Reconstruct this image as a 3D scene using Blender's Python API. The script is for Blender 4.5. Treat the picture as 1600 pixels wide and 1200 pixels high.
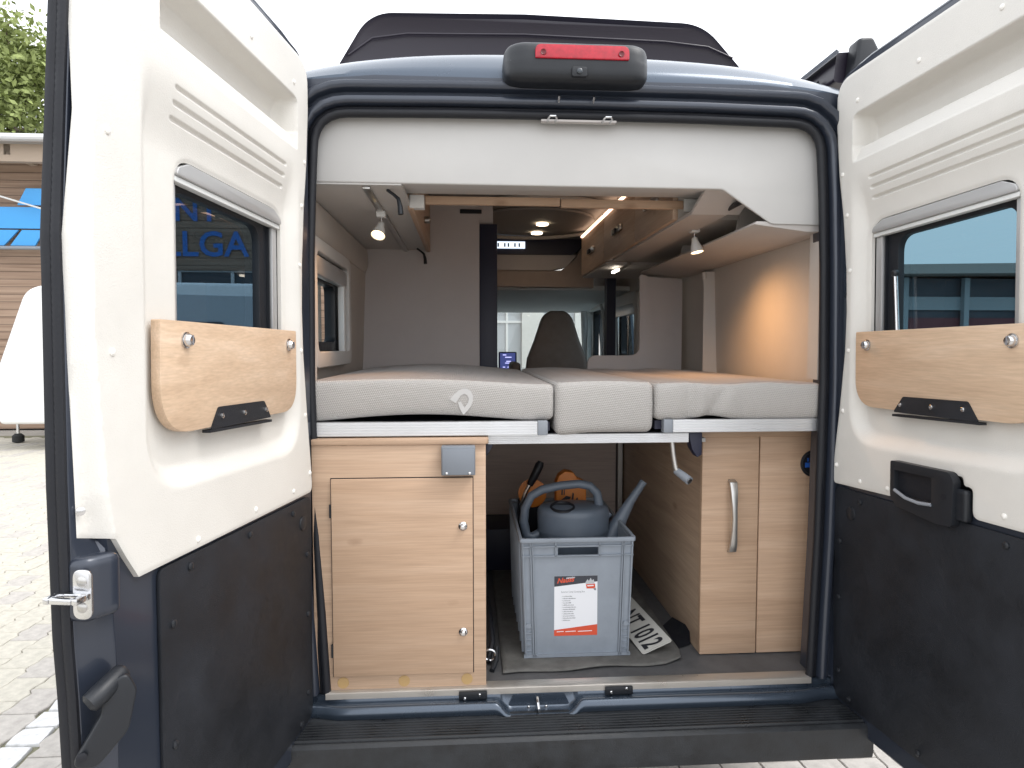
import bpy, bmesh, math, random
import numpy as np
from mathutils import Vector
random.seed(7)
R = math.radians
sc = bpy.context.scene
col = sc.collection
for o in list(bpy.data.objects):
    bpy.data.objects.remove(o)

# ---------------------------------------------------------------- camera
CAM = Vector((-0.326, -2.05, 1.645))
YAW, PIT = R(3.83), R(3.15)
fw = Vector((math.sin(YAW)*math.cos(PIT), math.cos(YAW)*math.cos(PIT), -math.sin(PIT)))
rt = Vector((math.cos(YAW), -math.sin(YAW), 0))
upv = rt.cross(fw)
cam = bpy.data.cameras.new('camera')
cam.sensor_width = 36
cam.lens = 1045/1600*36
cam.clip_end = 3000
cam.clip_start = 0.02
co = bpy.data.objects.new('camera', cam)
col.objects.link(co)
from mathutils import Matrix
m = Matrix((rt, upv, -fw)).transposed().to_4x4()
m.translation = CAM
co.matrix_world = m
sc.camera = co

# ---------------------------------------------------------------- world, sun, exposure
SUN_EL, SUN_AZ = R(58), R(108)      # azimuth measured from +Y towards +X: high on the right
w = bpy.data.worlds.new('World')
sc.world = w
w.use_nodes = True
nt = w.node_tree
nt.nodes.clear()
sky = nt.nodes.new('ShaderNodeTexSky')
sky.sky_type = 'NISHITA'
sky.sun_disc = False
sky.sun_elevation = SUN_EL
sky.sun_rotation = SUN_AZ
sky.air_density = 1.0
sky.dust_density = 6.0
sky.ozone_density = 1.0
hs = nt.nodes.new('ShaderNodeHueSaturation')
hs.inputs['Saturation'].default_value = 0.16
bg = nt.nodes.new('ShaderNodeBackground')
bg.inputs['Strength'].default_value = 0.15
wo = nt.nodes.new('ShaderNodeOutputWorld')
deck = nt.nodes.new('ShaderNodeMix')       # an even cloud deck veils the clear sky
deck.data_type = 'RGBA'
deck.inputs[0].default_value = 0.75
deck.inputs[7].default_value = (10.0, 10.3, 10.8, 1)
nt.links.new(sky.outputs[0], hs.inputs['Color'])
nt.links.new(hs.outputs[0], deck.inputs[6])
nt.links.new(deck.outputs[2], bg.inputs['Color'])
nt.links.new(bg.outputs[0], wo.inputs['Surface'])
sl = bpy.data.lights.new('sun', 'SUN')
sl.energy = 0.9
sl.angle = R(30)
sl.color = (1.0, 0.965, 0.92)
so = bpy.data.objects.new('sun', sl)
col.objects.link(so)
sdir = Vector((math.sin(SUN_AZ)*math.cos(SUN_EL), math.cos(SUN_AZ)*math.cos(SUN_EL), math.sin(SUN_EL)))
so.rotation_euler = sdir.to_track_quat('Z', 'Y').to_euler()
so.location = (0, -3, 8)
vs = sc.view_settings
vs.view_transform = 'Standard'
vs.look = 'None'
vs.exposure = 0.70
vs.gamma = 1.0
vs.use_curve_mapping = False
sc.cycles.max_bounces = 10
sc.cycles.diffuse_bounces = 6
sc.cycles.transparent_max_bounces = 12

# ---------------------------------------------------------------- materials
MATS = {}


def nmat(name):
    m_ = bpy.data.materials.new(name)
    m_.use_nodes = True
    MATS[name] = m_
    t = m_.node_tree
    return m_, t, t.nodes['Principled BSDF']


def pmat(name, c, rough=0.5, metal=0.0, spec=0.5, var=0.0, vscale=6.0, bump=0.0, bscale=300.0, coat=0.0, rvar=0.0):
    m_, t, p = nmat(name)
    p.inputs['Base Color'].default_value = (*c, 1)
    p.inputs['Roughness'].default_value = rough
    p.inputs['Metallic'].default_value = metal
    p.inputs['Specular IOR Level'].default_value = spec
    if coat:
        p.inputs['Coat Weight'].default_value = coat
        p.inputs['Coat Roughness'].default_value = 0.12
    tc = t.nodes.new('ShaderNodeTexCoord')
    if var or rvar:
        n = t.nodes.new('ShaderNodeTexNoise')
        n.inputs['Scale'].default_value = vscale
        n.inputs['Detail'].default_value = 6
        n.inputs['Roughness'].default_value = 0.65
        t.links.new(tc.outputs['Object'], n.inputs['Vector'])
        if var:
            mr = t.nodes.new('ShaderNodeMapRange')
            mr.inputs['From Min'].default_value = 0.3
            mr.inputs['From Max'].default_value = 0.7
            mr.inputs['To Min'].default_value = 1-var
            mr.inputs['To Max'].default_value = 1+var
            t.links.new(n.outputs['Fac'], mr.inputs['Value'])
            mx = t.nodes.new('ShaderNodeMix')
            mx.data_type = 'RGBA'
            mx.blend_type = 'MULTIPLY'
            mx.inputs[0].default_value = 1
            mx.inputs[6].default_value = (*c, 1)
            t.links.new(mr.outputs[0], mx.inputs[7])
            t.links.new(mx.outputs[2], p.inputs['Base Color'])
        if rvar:
            mr2 = t.nodes.new('ShaderNodeMapRange')
            mr2.inputs['From Min'].default_value = 0.3
            mr2.inputs['From Max'].default_value = 0.7
            mr2.inputs['To Min'].default_value = max(0.02, rough-rvar)
            mr2.inputs['To Max'].default_value = min(1, rough+rvar)
            t.links.new(n.outputs['Fac'], mr2.inputs['Value'])
            t.links.new(mr2.outputs[0], p.inputs['Roughness'])
    if bump:
        n2 = t.nodes.new('ShaderNodeTexNoise')
        n2.inputs['Scale'].default_value = bscale
        n2.inputs['Detail'].default_value = 3
        t.links.new(tc.outputs['Object'], n2.inputs['Vector'])
        b = t.nodes.new('ShaderNodeBump')
        b.inputs['Strength'].default_value = bump
        b.inputs['Distance'].default_value = 0.002
        t.links.new(n2.outputs['Fac'], b.inputs['Height'])
        t.links.new(b.outputs[0], p.inputs['Normal'])
    return m_


def emat(name, c, s):
    m_, t, p = nmat(name)
    p.inputs['Base Color'].default_value = (0.02, 0.02, 0.02, 1)
    p.inputs['Emission Color'].default_value = (*c, 1)
    p.inputs['Emission Strength'].default_value = s
    return m_


def wood(name, c1, c2, c3, grain='X', rough=0.5, seed=0.0, knots=True):
    m_, t, p = nmat(name)
    tc = t.nodes.new('ShaderNodeTexCoord')
    mp = t.nodes.new('ShaderNodeMapping')
    mp.inputs['Location'].default_value = (seed, seed*1.7, seed*0.6)
    sx = {'X': (0.6, 8, 8), 'Y': (8, 0.6, 8), 'Z': (8, 8, 0.6)}[grain]
    mp.inputs['Scale'].default_value = sx
    t.links.new(tc.outputs['Object'], mp.inputs['Vector'])
    n1 = t.nodes.new('ShaderNodeTexNoise')
    n1.inputs['Scale'].default_value = 2.6
    n1.inputs['Detail'].default_value = 5
    n1.inputs['Roughness'].default_value = 0.6
    n1.inputs['Distortion'].default_value = 0.45
    t.links.new(mp.outputs[0], n1.inputs['Vector'])
    mp2 = t.nodes.new('ShaderNodeMapping')
    mp2.inputs['Location'].default_value = (seed*2, seed, seed*3)
    mp2.inputs['Scale'].default_value = tuple(7*s if s < 1 else s*20 for s in sx)
    t.links.new(tc.outputs['Object'], mp2.inputs['Vector'])
    n2 = t.nodes.new('ShaderNodeTexNoise')
    n2.inputs['Scale'].default_value = 1.5
    n2.inputs['Detail'].default_value = 4
    t.links.new(mp2.outputs[0], n2.inputs['Vector'])
    cr = t.nodes.new('ShaderNodeValToRGB')
    e = cr.color_ramp.elements
    e[0].position = 0.3
    e[0].color = (*c1, 1)
    e[1].position = 0.72
    e[1].color = (*c3, 1)
    k = e.new(0.5)
    k.color = (*c2, 1)
    t.links.new(n1.outputs['Fac'], cr.inputs['Fac'])
    mr = t.nodes.new('ShaderNodeMapRange')
    mr.inputs['From Min'].default_value = 0.25
    mr.inputs['From Max'].default_value = 0.75
    mr.inputs['To Min'].default_value = 0.86
    mr.inputs['To Max'].default_value = 1.08
    t.links.new(n2.outputs['Fac'], mr.inputs['Value'])
    mx = t.nodes.new('ShaderNodeMix')
    mx.data_type = 'RGBA'
    mx.blend_type = 'MULTIPLY'
    mx.inputs[0].default_value = 1
    t.links.new(cr.outputs[0], mx.inputs[6])
    t.links.new(mr.outputs[0], mx.inputs[7])
    last = mx.outputs[2]
    if knots:
        mp3 = t.nodes.new('ShaderNodeMapping')
        mp3.inputs['Location'].default_value = (seed*1.3, seed*0.9, seed*1.1)
        mp3.inputs['Scale'].default_value = tuple(3.0 if s < 1 else 6.0 for s in sx)
        t.links.new(tc.outputs['Object'], mp3.inputs['Vector'])
        nd = t.nodes.new('ShaderNodeTexNoise')
        nd.inputs['Scale'].default_value = 9
        av = t.nodes.new('ShaderNodeMix')
        av.data_type = 'RGBA'
        av.inputs[0].default_value = 0.06
        t.links.new(mp3.outputs[0], nd.inputs['Vector'])
        t.links.new(mp3.outputs[0], av.inputs[6])
        t.links.new(nd.outputs['Color'], av.inputs[7])
        vo = t.nodes.new('ShaderNodeTexVoronoi')
        vo.inputs['Scale'].default_value = 1.25
        t.links.new(av.outputs[2], vo.inputs['Vector'])
        mk = t.nodes.new('ShaderNodeMapRange')
        mk.inputs['From Min'].default_value = 0.02
        mk.inputs['From Max'].default_value = 0.12
        mk.inputs['To Min'].default_value = 0.55
        mk.inputs['To Max'].default_value = 0.0
        t.links.new(vo.outputs['Distance'], mk.inputs['Value'])
        m2 = t.nodes.new('ShaderNodeMix')
        m2.data_type = 'RGBA'
        t.links.new(mk.outputs[0], m2.inputs[0])
        t.links.new(last, m2.inputs[6])
        m2.inputs[7].default_value = (c1[0]*0.5, c1[1]*0.42, c1[2]*0.36, 1)
        last = m2.outputs[2]
    t.links.new(last, p.inputs['Base Color'])
    p.inputs['Roughness'].default_value = rough
    p.inputs['Specular IOR Level'].default_value = 0.35
    b = t.nodes.new('ShaderNodeBump')
    b.inputs['Strength'].default_value = 0.12
    b.inputs['Distance'].default_value = 0.001
    t.links.new(n2.outputs['Fac'], b.inputs['Height'])
    t.links.new(b.outputs[0], p.inputs['Normal'])
    return m_


def glass(name, tint, refl=0.9):
    m_ = bpy.data.materials.new(name)
    m_.use_nodes = True
    MATS[name] = m_
    t = m_.node_tree
    t.nodes.clear()
    out = t.nodes.new('ShaderNodeOutputMaterial')
    mix = t.nodes.new('ShaderNodeMixShader')
    tr = t.nodes.new('ShaderNodeBsdfTransparent')
    tr.inputs[0].default_value = (*tint, 1)
    gl = t.nodes.new('ShaderNodeBsdfGlossy')
    gl.inputs['Color'].default_value = (refl, refl, refl, 1)
    gl.inputs['Roughness'].default_value = 0.015
    fr = t.nodes.new('ShaderNodeFresnel')
    fr.inputs['IOR'].default_value = 1.45
    ge = t.nodes.new('ShaderNodeNewGeometry')       # no false total reflection when leaving the thin pane
    iv = t.nodes.new('ShaderNodeMath')
    iv.operation = 'SUBTRACT'
    iv.inputs[0].default_value = 1.0
    t.links.new(ge.outputs['Backfacing'], iv.inputs[1])
    mu = t.nodes.new('ShaderNodeMath')
    mu.operation = 'MULTIPLY'
    t.links.new(fr.outputs[0], mu.inputs[0])
    t.links.new(iv.outputs[0], mu.inputs[1])
    t.links.new(mu.outputs[0], mix.inputs[0])
    t.links.new(tr.outputs[0], mix.inputs[1])
    t.links.new(gl.outputs[0], mix.inputs[2])
    t.links.new(mix.outputs[0], out.inputs['Surface'])
    return m_


def fabric(name, c):
    """mattress cover: a small quilted knit, diagonal cells"""
    m_, t, p = nmat(name)
    p.inputs['Roughness'].default_value = 0.8
    p.inputs['Specular IOR Level'].default_value = 0.2
    p.inputs['Sheen Weight'].default_value = 0.25
    tc = t.nodes.new('ShaderNodeTexCoord')
    mp = t.nodes.new('ShaderNodeMapping')
    mp.inputs['Rotation'].default_value = (0.5, 0.72, 0.4)
    mp.inputs['Scale'].default_value = (1, 1, 1)
    t.links.new(tc.outputs['Object'], mp.inputs['Vector'])
    hs_ = []
    for dr, rot in (('X', 0.0), ('X', 1.25)):
        mq = t.nodes.new('ShaderNodeMapping')
        mq.inputs['Rotation'].default_value = (0, 0.45 + rot, 0)
        t.links.new(tc.outputs['Object'], mq.inputs['Vector'])
        wv = t.nodes.new('ShaderNodeTexWave')
        wv.inputs['Scale'].default_value = 58 if rot == 0 else 44
        wv.inputs['Distortion'].default_value = 1.2
        wv.inputs['Detail Scale'].default_value = 3
        t.links.new(mq.outputs[0], wv.inputs['Vector'])
        hs_.append(wv)
    mt = t.nodes.new('ShaderNodeMath')
    mt.operation = 'MULTIPLY'
    t.links.new(hs_[0].outputs['Fac'], mt.inputs[0])
    t.links.new(hs_[1].outputs['Fac'], mt.inputs[1])
    b = t.nodes.new('ShaderNodeBump')
    b.inputs['Strength'].default_value = 0.6
    b.inputs['Distance'].default_value = 0.0025
    t.links.new(mt.outputs[0], b.inputs['Height'])
    t.links.new(b.outputs[0], p.inputs['Normal'])
    cr = t.nodes.new('ShaderNodeMapRange')
    cr.inputs['To Min'].default_value = 0.9
    cr.inputs['To Max'].default_value = 1.06
    t.links.new(mt.outputs[0], cr.inputs['Value'])
    mx = t.nodes.new('ShaderNodeMix')
    mx.data_type = 'RGBA'
    mx.blend_type = 'MULTIPLY'
    mx.inputs[0].default_value = 1
    mx.inputs[6].default_value = (*c, 1)
    t.links.new(cr.outputs[0], mx.inputs[7])
    t.links.new(mx.outputs[2], p.inputs['Base Color'])
    return m_


pmat('trim', (0.655, 0.635, 0.595), 0.55, var=0.035, vscale=5, bump=0.35, bscale=380, rvar=0.1)
pmat('trim_screw', (0.80, 0.78, 0.74), 0.4)
pmat('lining', (0.47, 0.435, 0.40), 0.8, var=0.04, vscale=5, bump=0.3, bscale=500)
pmat('lining_pale', (0.52, 0.51, 0.495), 0.6, var=0.02, bump=0.15, bscale=400)
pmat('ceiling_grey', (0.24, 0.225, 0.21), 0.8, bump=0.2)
pmat('band_wood', (0.40, 0.315, 0.265), 0.5, var=0.06, vscale=14)
pmat('furn_grey', (0.46, 0.43, 0.41), 0.6, var=0.03, bump=0.15, bscale=500)
pmat('board_grey', (0.50, 0.465, 0.455), 0.6, var=0.03, bump=0.15, bscale=600)
pmat('paint', (0.055, 0.075, 0.105), 0.28, metal=0.55, coat=0.7, rvar=0.05, vscale=4)
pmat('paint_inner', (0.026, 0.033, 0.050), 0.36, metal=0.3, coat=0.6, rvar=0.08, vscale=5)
pmat('rubber', (0.010, 0.011, 0.015), 0.5, spec=0.35, bump=0.2, bscale=200, rvar=0.08, vscale=20)
pmat('black_panel', (0.0125, 0.0145, 0.019), 0.5, spec=0.32, var=0.4, vscale=5, bump=0.6, bscale=600, rvar=0.16)
pmat('black_plastic', (0.013, 0.015, 0.019), 0.42, spec=0.4, rvar=0.08, vscale=12, bump=0.12, bscale=500)
pmat('step_plastic', (0.014, 0.016, 0.019), 0.42, spec=0.5, var=0.6, vscale=11, rvar=0.18, bump=0.3, bscale=250)
pmat('poproof', (0.020, 0.016, 0.027), 0.35, rvar=0.05, vscale=3)
pmat('navy', (0.016, 0.018, 0.04), 0.5)
pmat('alu', (0.72, 0.73, 0.75), 0.34, metal=0.85, rvar=0.08, vscale=14)
pmat('alu_strip', (0.55, 0.52, 0.48), 0.36, metal=0.8, rvar=0.1, vscale=18)
pmat('steel', (0.66, 0.66, 0.67), 0.22, metal=1.0, rvar=0.08, vscale=30)
pmat('nickel', (0.50, 0.49, 0.47), 0.3, metal=0.9)
pmat('grey_plastic', (0.21, 0.25, 0.31), 0.45, var=0.04, vscale=8, rvar=0.06)
pmat('grey_box', (0.19, 0.21, 0.24), 0.45)
pmat('grey_cap', (0.23, 0.25, 0.28), 0.5)
pmat('crate', (0.235, 0.265, 0.305), 0.42, var=0.11, vscale=7, rvar=0.14, bump=0.08, bscale=160)
pmat('can', (0.105, 0.13, 0.165), 0.42, var=0.08, vscale=8, rvar=0.06)
pmat('orange', (0.62, 0.19, 0.015), 0.45, var=0.06)
pmat('floor', (0.085, 0.085, 0.088), 0.6, var=0.2, vscale=14, bump=0.2)
pmat('mat_felt', (0.115, 0.112, 0.105), 0.9, var=0.28, vscale=12, bump=0.5, bscale=350)
pmat('white_plastic', (0.72, 0.73, 0.72), 0.4)
pmat('paper', (0.76, 0.77, 0.80), 0.5)
pmat('ink', (0.025, 0.026, 0.032), 0.5)
pmat('ink_grey', (0.22, 0.22, 0.24), 0.6)
pmat('print_red', (0.62, 0.075, 0.03), 0.45)
pmat('print_dark', (0.035, 0.038, 0.05), 0.45)
pmat('plate_white', (0.58, 0.57, 0.53), 0.35, rvar=0.08, vscale=15)
pmat('plate_blue', (0.01, 0.03, 0.24), 0.35)
pmat('seat', (0.30, 0.25, 0.22), 0.75, var=0.08, vscale=20, bump=0.3, bscale=500)
pmat('cab_grey', (0.70, 0.72, 0.70), 0.75, bump=0.2)
pmat('cap_tan', (0.46, 0.30, 0.13), 0.5)
pmat('emblem', (0.50, 0.49, 0.48), 0.7)
pmat('blue_item', (0.02, 0.10, 0.42), 0.4)
pmat('tyre', (0.018, 0.018, 0.018), 0.8)
pmat('blind', (0.50, 0.50, 0.50), 0.35, metal=0.5)
pmat('lens_red', (0.40, 0.005, 0.02), 0.2, coat=0.25, var=0.25, vscale=60)
pmat('lens_dark', (0.12, 0.004, 0.008), 0.3)
fabric('mattress', (0.43, 0.41, 0.39))
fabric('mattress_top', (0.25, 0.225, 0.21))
wood('oak', (0.452, 0.305, 0.21), (0.504, 0.35, 0.242), (0.563, 0.404, 0.287), 'X', seed=1.3)
wood('oak_cab', (0.441, 0.294, 0.195), (0.494, 0.336, 0.227), (0.553, 0.387, 0.272), 'X', seed=6.1)
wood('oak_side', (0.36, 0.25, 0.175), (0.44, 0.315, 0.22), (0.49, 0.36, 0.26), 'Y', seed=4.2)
wood('oak_shelf', (0.525, 0.373, 0.254), (0.587, 0.428, 0.298), (0.654, 0.497, 0.367), 'Y', seed=8.7)
wood('back_wood', (0.42, 0.33, 0.285), (0.50, 0.40, 0.345), (0.55, 0.445, 0.385), 'X', seed=3.1, knots=False)
wood('cup_wood', (0.38, 0.265, 0.19), (0.47, 0.34, 0.25), (0.53, 0.40, 0.30), 'Y', seed=2.4)
glass('glass_tint', (0.38, 0.485, 0.53))
glass('glass_tint_dark', (0.30, 0.38, 0.44))
glass('glass_side', (0.50, 0.58, 0.62))
glass('glass_clear', (0.90, 0.94, 0.945))
emat('lamp_glow', (1.0, 0.72, 0.38), 3.2)
emat('led_glow', (1.0, 0.66, 0.46), 2.6)
emat('downlight_glow', (1.0, 0.80, 0.55), 7.0)
emat('led_white', (1.0, 0.90, 0.75), 4.0)
emat('screen', (0.10, 0.13, 0.42), 0.35)
emat('screen_ink', (0.55, 0.55, 1.0), 1.0)
emat('display_glow', (0.75, 0.85, 1.0), 0.9)

# ---------------------------------------------------------------- mesh helpers
ORG = {}


def ident(a, b, c):
    return (a, b, c)


class MB:
    def __init__(self, fn=ident):
        self.v, self.f, self.fn = [], [], fn

    def add(self, vs_, fs_):
        n = len(self.v)
        self.v += [tuple(self.fn(*q)) for q in vs_]
        self.f += [tuple(i+n for i in f) for f in fs_]
        return self

    def box(self, x0, x1, y0, y1, z0, z1):
        return self.add([(x0, y0, z0), (x1, y0, z0), (x1, y1, z0), (x0, y1, z0), (x0, y0, z1), (x1, y0, z1), (x1, y1, z1), (x0, y1, z1)],
                        [(0, 3, 2, 1), (4, 5, 6, 7), (0, 1, 5, 4), (1, 2, 6, 5), (2, 3, 7, 6), (3, 0, 4, 7)])

    def prism(self, pts, h0, h1, axis='Y'):
        """polygon extruded along an axis. pts are (X,Z) for Y, (X,Y) for Z, (Y,Z) for X"""
        g = {'Y': lambda a, b, h: (a, h, b), 'Z': lambda a, b, h: (a, b, h), 'X': lambda a, b, h: (h, a, b)}[axis]
        n = len(pts)
        vs_ = [g(a, b, h0) for a, b in pts] + [g(a, b, h1) for a, b in pts]
        fs_ = [tuple(range(n))[::-1], tuple(range(n, 2*n))]
        fs_ += [(i, (i+1) % n, n+(i+1) % n, n+i) for i in range(n)]
        return self.add(vs_, fs_)

    def tube(self, path, r, n=10, caps=True, closed=False):
        P = [Vector(p) for p in path]
        k = len(P)
        rr = r if isinstance(r, (list, tuple)) else [r]*k
        vs_, fs_ = [], []
        prev = None
        for i in range(k):
            if closed:
                t = (P[(i+1) % k]-P[i-1]).normalized()
            else:
                t = (P[min(i+1, k-1)]-P[max(i-1, 0)]).normalized()
            if prev is None:
                a = Vector((0, 0, 1)) if abs(t.z) < 0.9 else Vector((1, 0, 0))
                nx = t.cross(a).normalized()
            else:
                nx = (prev-t*prev.dot(t)).normalized()
            prev = nx
            ny = t.cross(nx)
            for j in range(n):
                an = 2*math.pi*j/n
                vs_.append(P[i]+(nx*math.cos(an)+ny*math.sin(an))*rr[i])
        for i in range(k if closed else k-1):
            for j in range(n):
                a, b = i*n+j, i*n+(j+1) % n
                c, d = ((i+1) % k)*n+(j+1) % n, ((i+1) % k)*n+j
                fs_.append((a, b, c, d))
        if caps and not closed:
            fs_.append(tuple(range(n))[::-1])
            fs_.append(tuple(range((k-1)*n, k*n)))
        return self.add(vs_, fs_)

    def lathe(self, prof, org, axis=(0, 0, 1), n=16, sx=1.0):
        """prof = [(radius, height)], spun round axis at org"""
        A = Vector(axis).normalized()
        a = Vector((0, 0, 1)) if abs(A.z) < 0.9 else Vector((1, 0, 0))
        X = A.cross(a).normalized()
        Yv = A.cross(X)
        O = Vector(org)
        vs_, fs_ = [], []
        for r_, h in prof:
            for j in range(n):
                an = 2*math.pi*j/n
                vs_.append(O+A*h+(X*math.cos(an)*sx+Yv*math.sin(an))*r_)
        for i in range(len(prof)-1):
            for j in range(n):
                fs_.append((i*n+j, i*n+(j+1) % n, (i+1)*n+(j+1) % n, (i+1)*n+j))
        fs_.append(tuple(range(n))[::-1])
        fs_.append(tuple(range((len(prof)-1)*n, len(prof)*n)))
        return self.add(vs_, fs_)

    def sweep(self, prof, path_fn, stations):
        """open profile of points per station: path_fn(s) -> list of xyz"""
        rows = [path_fn(s) for s in stations]
        n = len(rows[0])
        vs_ = [p for r_ in rows for p in r_]
        fs_ = [(i*n+j, i*n+j+1, (i+1)*n+j+1, (i+1)*n+j) for i in range(len(rows)-1) for j in range(n-1)]
        return self.add(vs_, fs_)

    def build(self, name, mat, parent=None, bevel=0.0, seg=2, ang=35, kind=None, origin=None, weld=True, flat=False):
        me = bpy.data.meshes.new(name)
        V = self.v
        if origin is None:
            xs = [p[0] for p in V]
            ys = [p[1] for p in V]
            zs = [p[2] for p in V]
            origin = ((min(xs)+max(xs))/2, (min(ys)+max(ys))/2, min(zs))
        O = Vector(origin)
        me.from_pydata([(p[0]-O.x, p[1]-O.y, p[2]-O.z) for p in V], [], self.f)
        bm = bmesh.new()
        bm.from_mesh(me)
        if weld:
            bmesh.ops.remove_doubles(bm, verts=bm.verts, dist=1e-5)
        bmesh.ops.recalc_face_normals(bm, faces=bm.faces)
        if bevel > 0:
            ed = [e_ for e_ in bm.edges if len(e_.link_faces) == 2 and e_.calc_face_angle(0) > R(28)]
            bmesh.ops.bevel(bm, geom=ed, offset=bevel, segments=seg, profile=0.5, affect='EDGES', clamp_overlap=True)
        bm.to_mesh(me)
        bm.free()
        if not flat:
            me.shade_smooth()
            me.set_sharp_from_angle(angle=R(ang))
        if mat:
            me.materials.append(MATS[mat])
        return link(name, me, O, parent, kind)


def link(name, me, O, parent=None, kind=None):
    o = bpy.data.objects.new(name, me)
    col.objects.link(o)
    O = Vector(O)
    ORG[o.name] = O
    if parent:
        o.parent = parent
        o.location = O-ORG[parent.name]
    else:
        o.location = O
    if kind:
        o['kind'] = kind
    return o


def inst(src, at, parent=None, name=None):
    """a copy that shares the mesh; at = world place of its origin"""
    o = src.copy()
    if name:
        o.name = name
    col.objects.link(o)
    O = Vector(at)
    ORG[o.name] = O
    o.parent = parent
    o.location = O-ORG[parent.name] if parent else O
    return o


def tag(o, label, cat, group=None):
    o['label'] = label
    o['category'] = cat
    if group:
        o['group'] = group
    return o


def thing(name, at, label, cat, group=None):
    o = bpy.data.objects.new(name, None)
    o.empty_display_size = 0.05
    col.objects.link(o)
    o.location = at
    ORG[o.name] = Vector(at)
    return tag(o, label, cat, group)


def part(fn, name, mat, parent, **kw):
    mb = MB()
    fn(mb)
    return mb.build(name, mat, parent, **kw)


def rpoly(pts, r, n=6):
    """polygon with rounded corners; r number or list"""
    out = []
    k = len(pts)
    for i in range(k):
        p0, p, p1 = Vector(pts[i-1]), Vector(pts[i]), Vector(pts[(i+1) % k])
        ri = r[i] if isinstance(r, (list, tuple)) else r
        a, b = (p0-p), (p1-p)
        la, lb = a.length, b.length
        if ri <= 1e-6 or la < 1e-9 or lb < 1e-9:
            out.append((p.x, p.y))
            continue
        a, b = a/la, b/lb
        cosv = max(-0.9999, min(0.9999, a.dot(b)))
        half = math.acos(cosv)/2
        if half > math.pi/2-0.03:
            out.append((p.x, p.y))
            continue
        d = min(ri/math.tan(half), la*0.49, lb*0.49)
        q0, q1 = p+a*d, p+b*d
        for s in range(n+1):
            t = s/n
            q = q0*(1-t)**2+p*2*t*(1-t)+q1*t*t
            # pull the quadratic a little towards a circle
            out.append((q.x, q.y))
    return out


def rrect(x0, x1, y0, y1, r, n=6):
    return rpoly([(x0, y0), (x1, y0), (x1, y1), (x0, y1)], r, n)


def plate(mb, outer, holes, h0, h1, g):
    """flat plate with holes, g(a,b,h)->xyz"""
    bm = bmesh.new()
    loops = []
    for lp in [outer]+list(holes):
        vv = [bm.verts.new((a, b, 0)) for a, b in lp]
        es = [bm.edges.new((vv[i], vv[(i+1) % len(vv)])) for i in range(len(vv))]
        loops.append((vv, es))
    bmesh.ops.triangle_fill(bm, use_beauty=True, use_dissolve=False, edges=[e_ for _, es in loops for e_ in es])
    bm.verts.index_update()
    pts = [(v.co.x, v.co.y) for v in bm.verts]
    tri = [tuple(v.index for v in f.verts) for f in bm.faces]
    n = len(pts)
    vs_ = [g(a, b, h1) for a, b in pts]+[g(a, b, h0) for a, b in pts]
    fs_ = list(tri)+[tuple(i+n for i in f[::-1]) for f in tri]
    for vv, _ in loops:
        ix = [v.index for v in vv]
        for i in range(len(ix)):
            a, b = ix[i], ix[(i+1) % len(ix)]
            fs_.append((a, b, b+n, a+n))
    bm.free()
    return mb.add(vs_, fs_)


def gY(a, b, h):
    return (a, h, b)


def gX(a, b, h):
    return (h, a, b)


def gZ(a, b, h):
    return (a, b, h)


def gU(a, b, h):
    return (a, b, h)


def sdf_poly(pts, U, V):
    P = np.array(pts)
    d2 = np.full(U.shape, 1e9)
    inside = np.zeros(U.shape, bool)
    n = len(P)
    for i in range(n):
        ax, ay = P[i]
        bx, by = P[(i+1) % n]
        ex, ey = bx-ax, by-ay
        l2 = ex*ex+ey*ey
        if l2 < 1e-14:
            continue
        t = np.clip(((U-ax)*ex+(V-ay)*ey)/l2, 0, 1)
        dx, dy = U-ax-t*ex, V-ay-t*ey
        d2 = np.minimum(d2, dx*dx+dy*dy)
        if abs(ey) > 1e-12:
            c = ((ay > V) != (by > V)) & (U < (bx-ax)*(V-ay)/ey+ax)
            inside ^= c
    d = np.sqrt(d2)
    return np.where(inside, -d, d)


def sstep(e0, e1, x):
    t = np.clip((x-e0)/(e1-e0), 0, 1)
    return t*t*(3-2*t)


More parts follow.
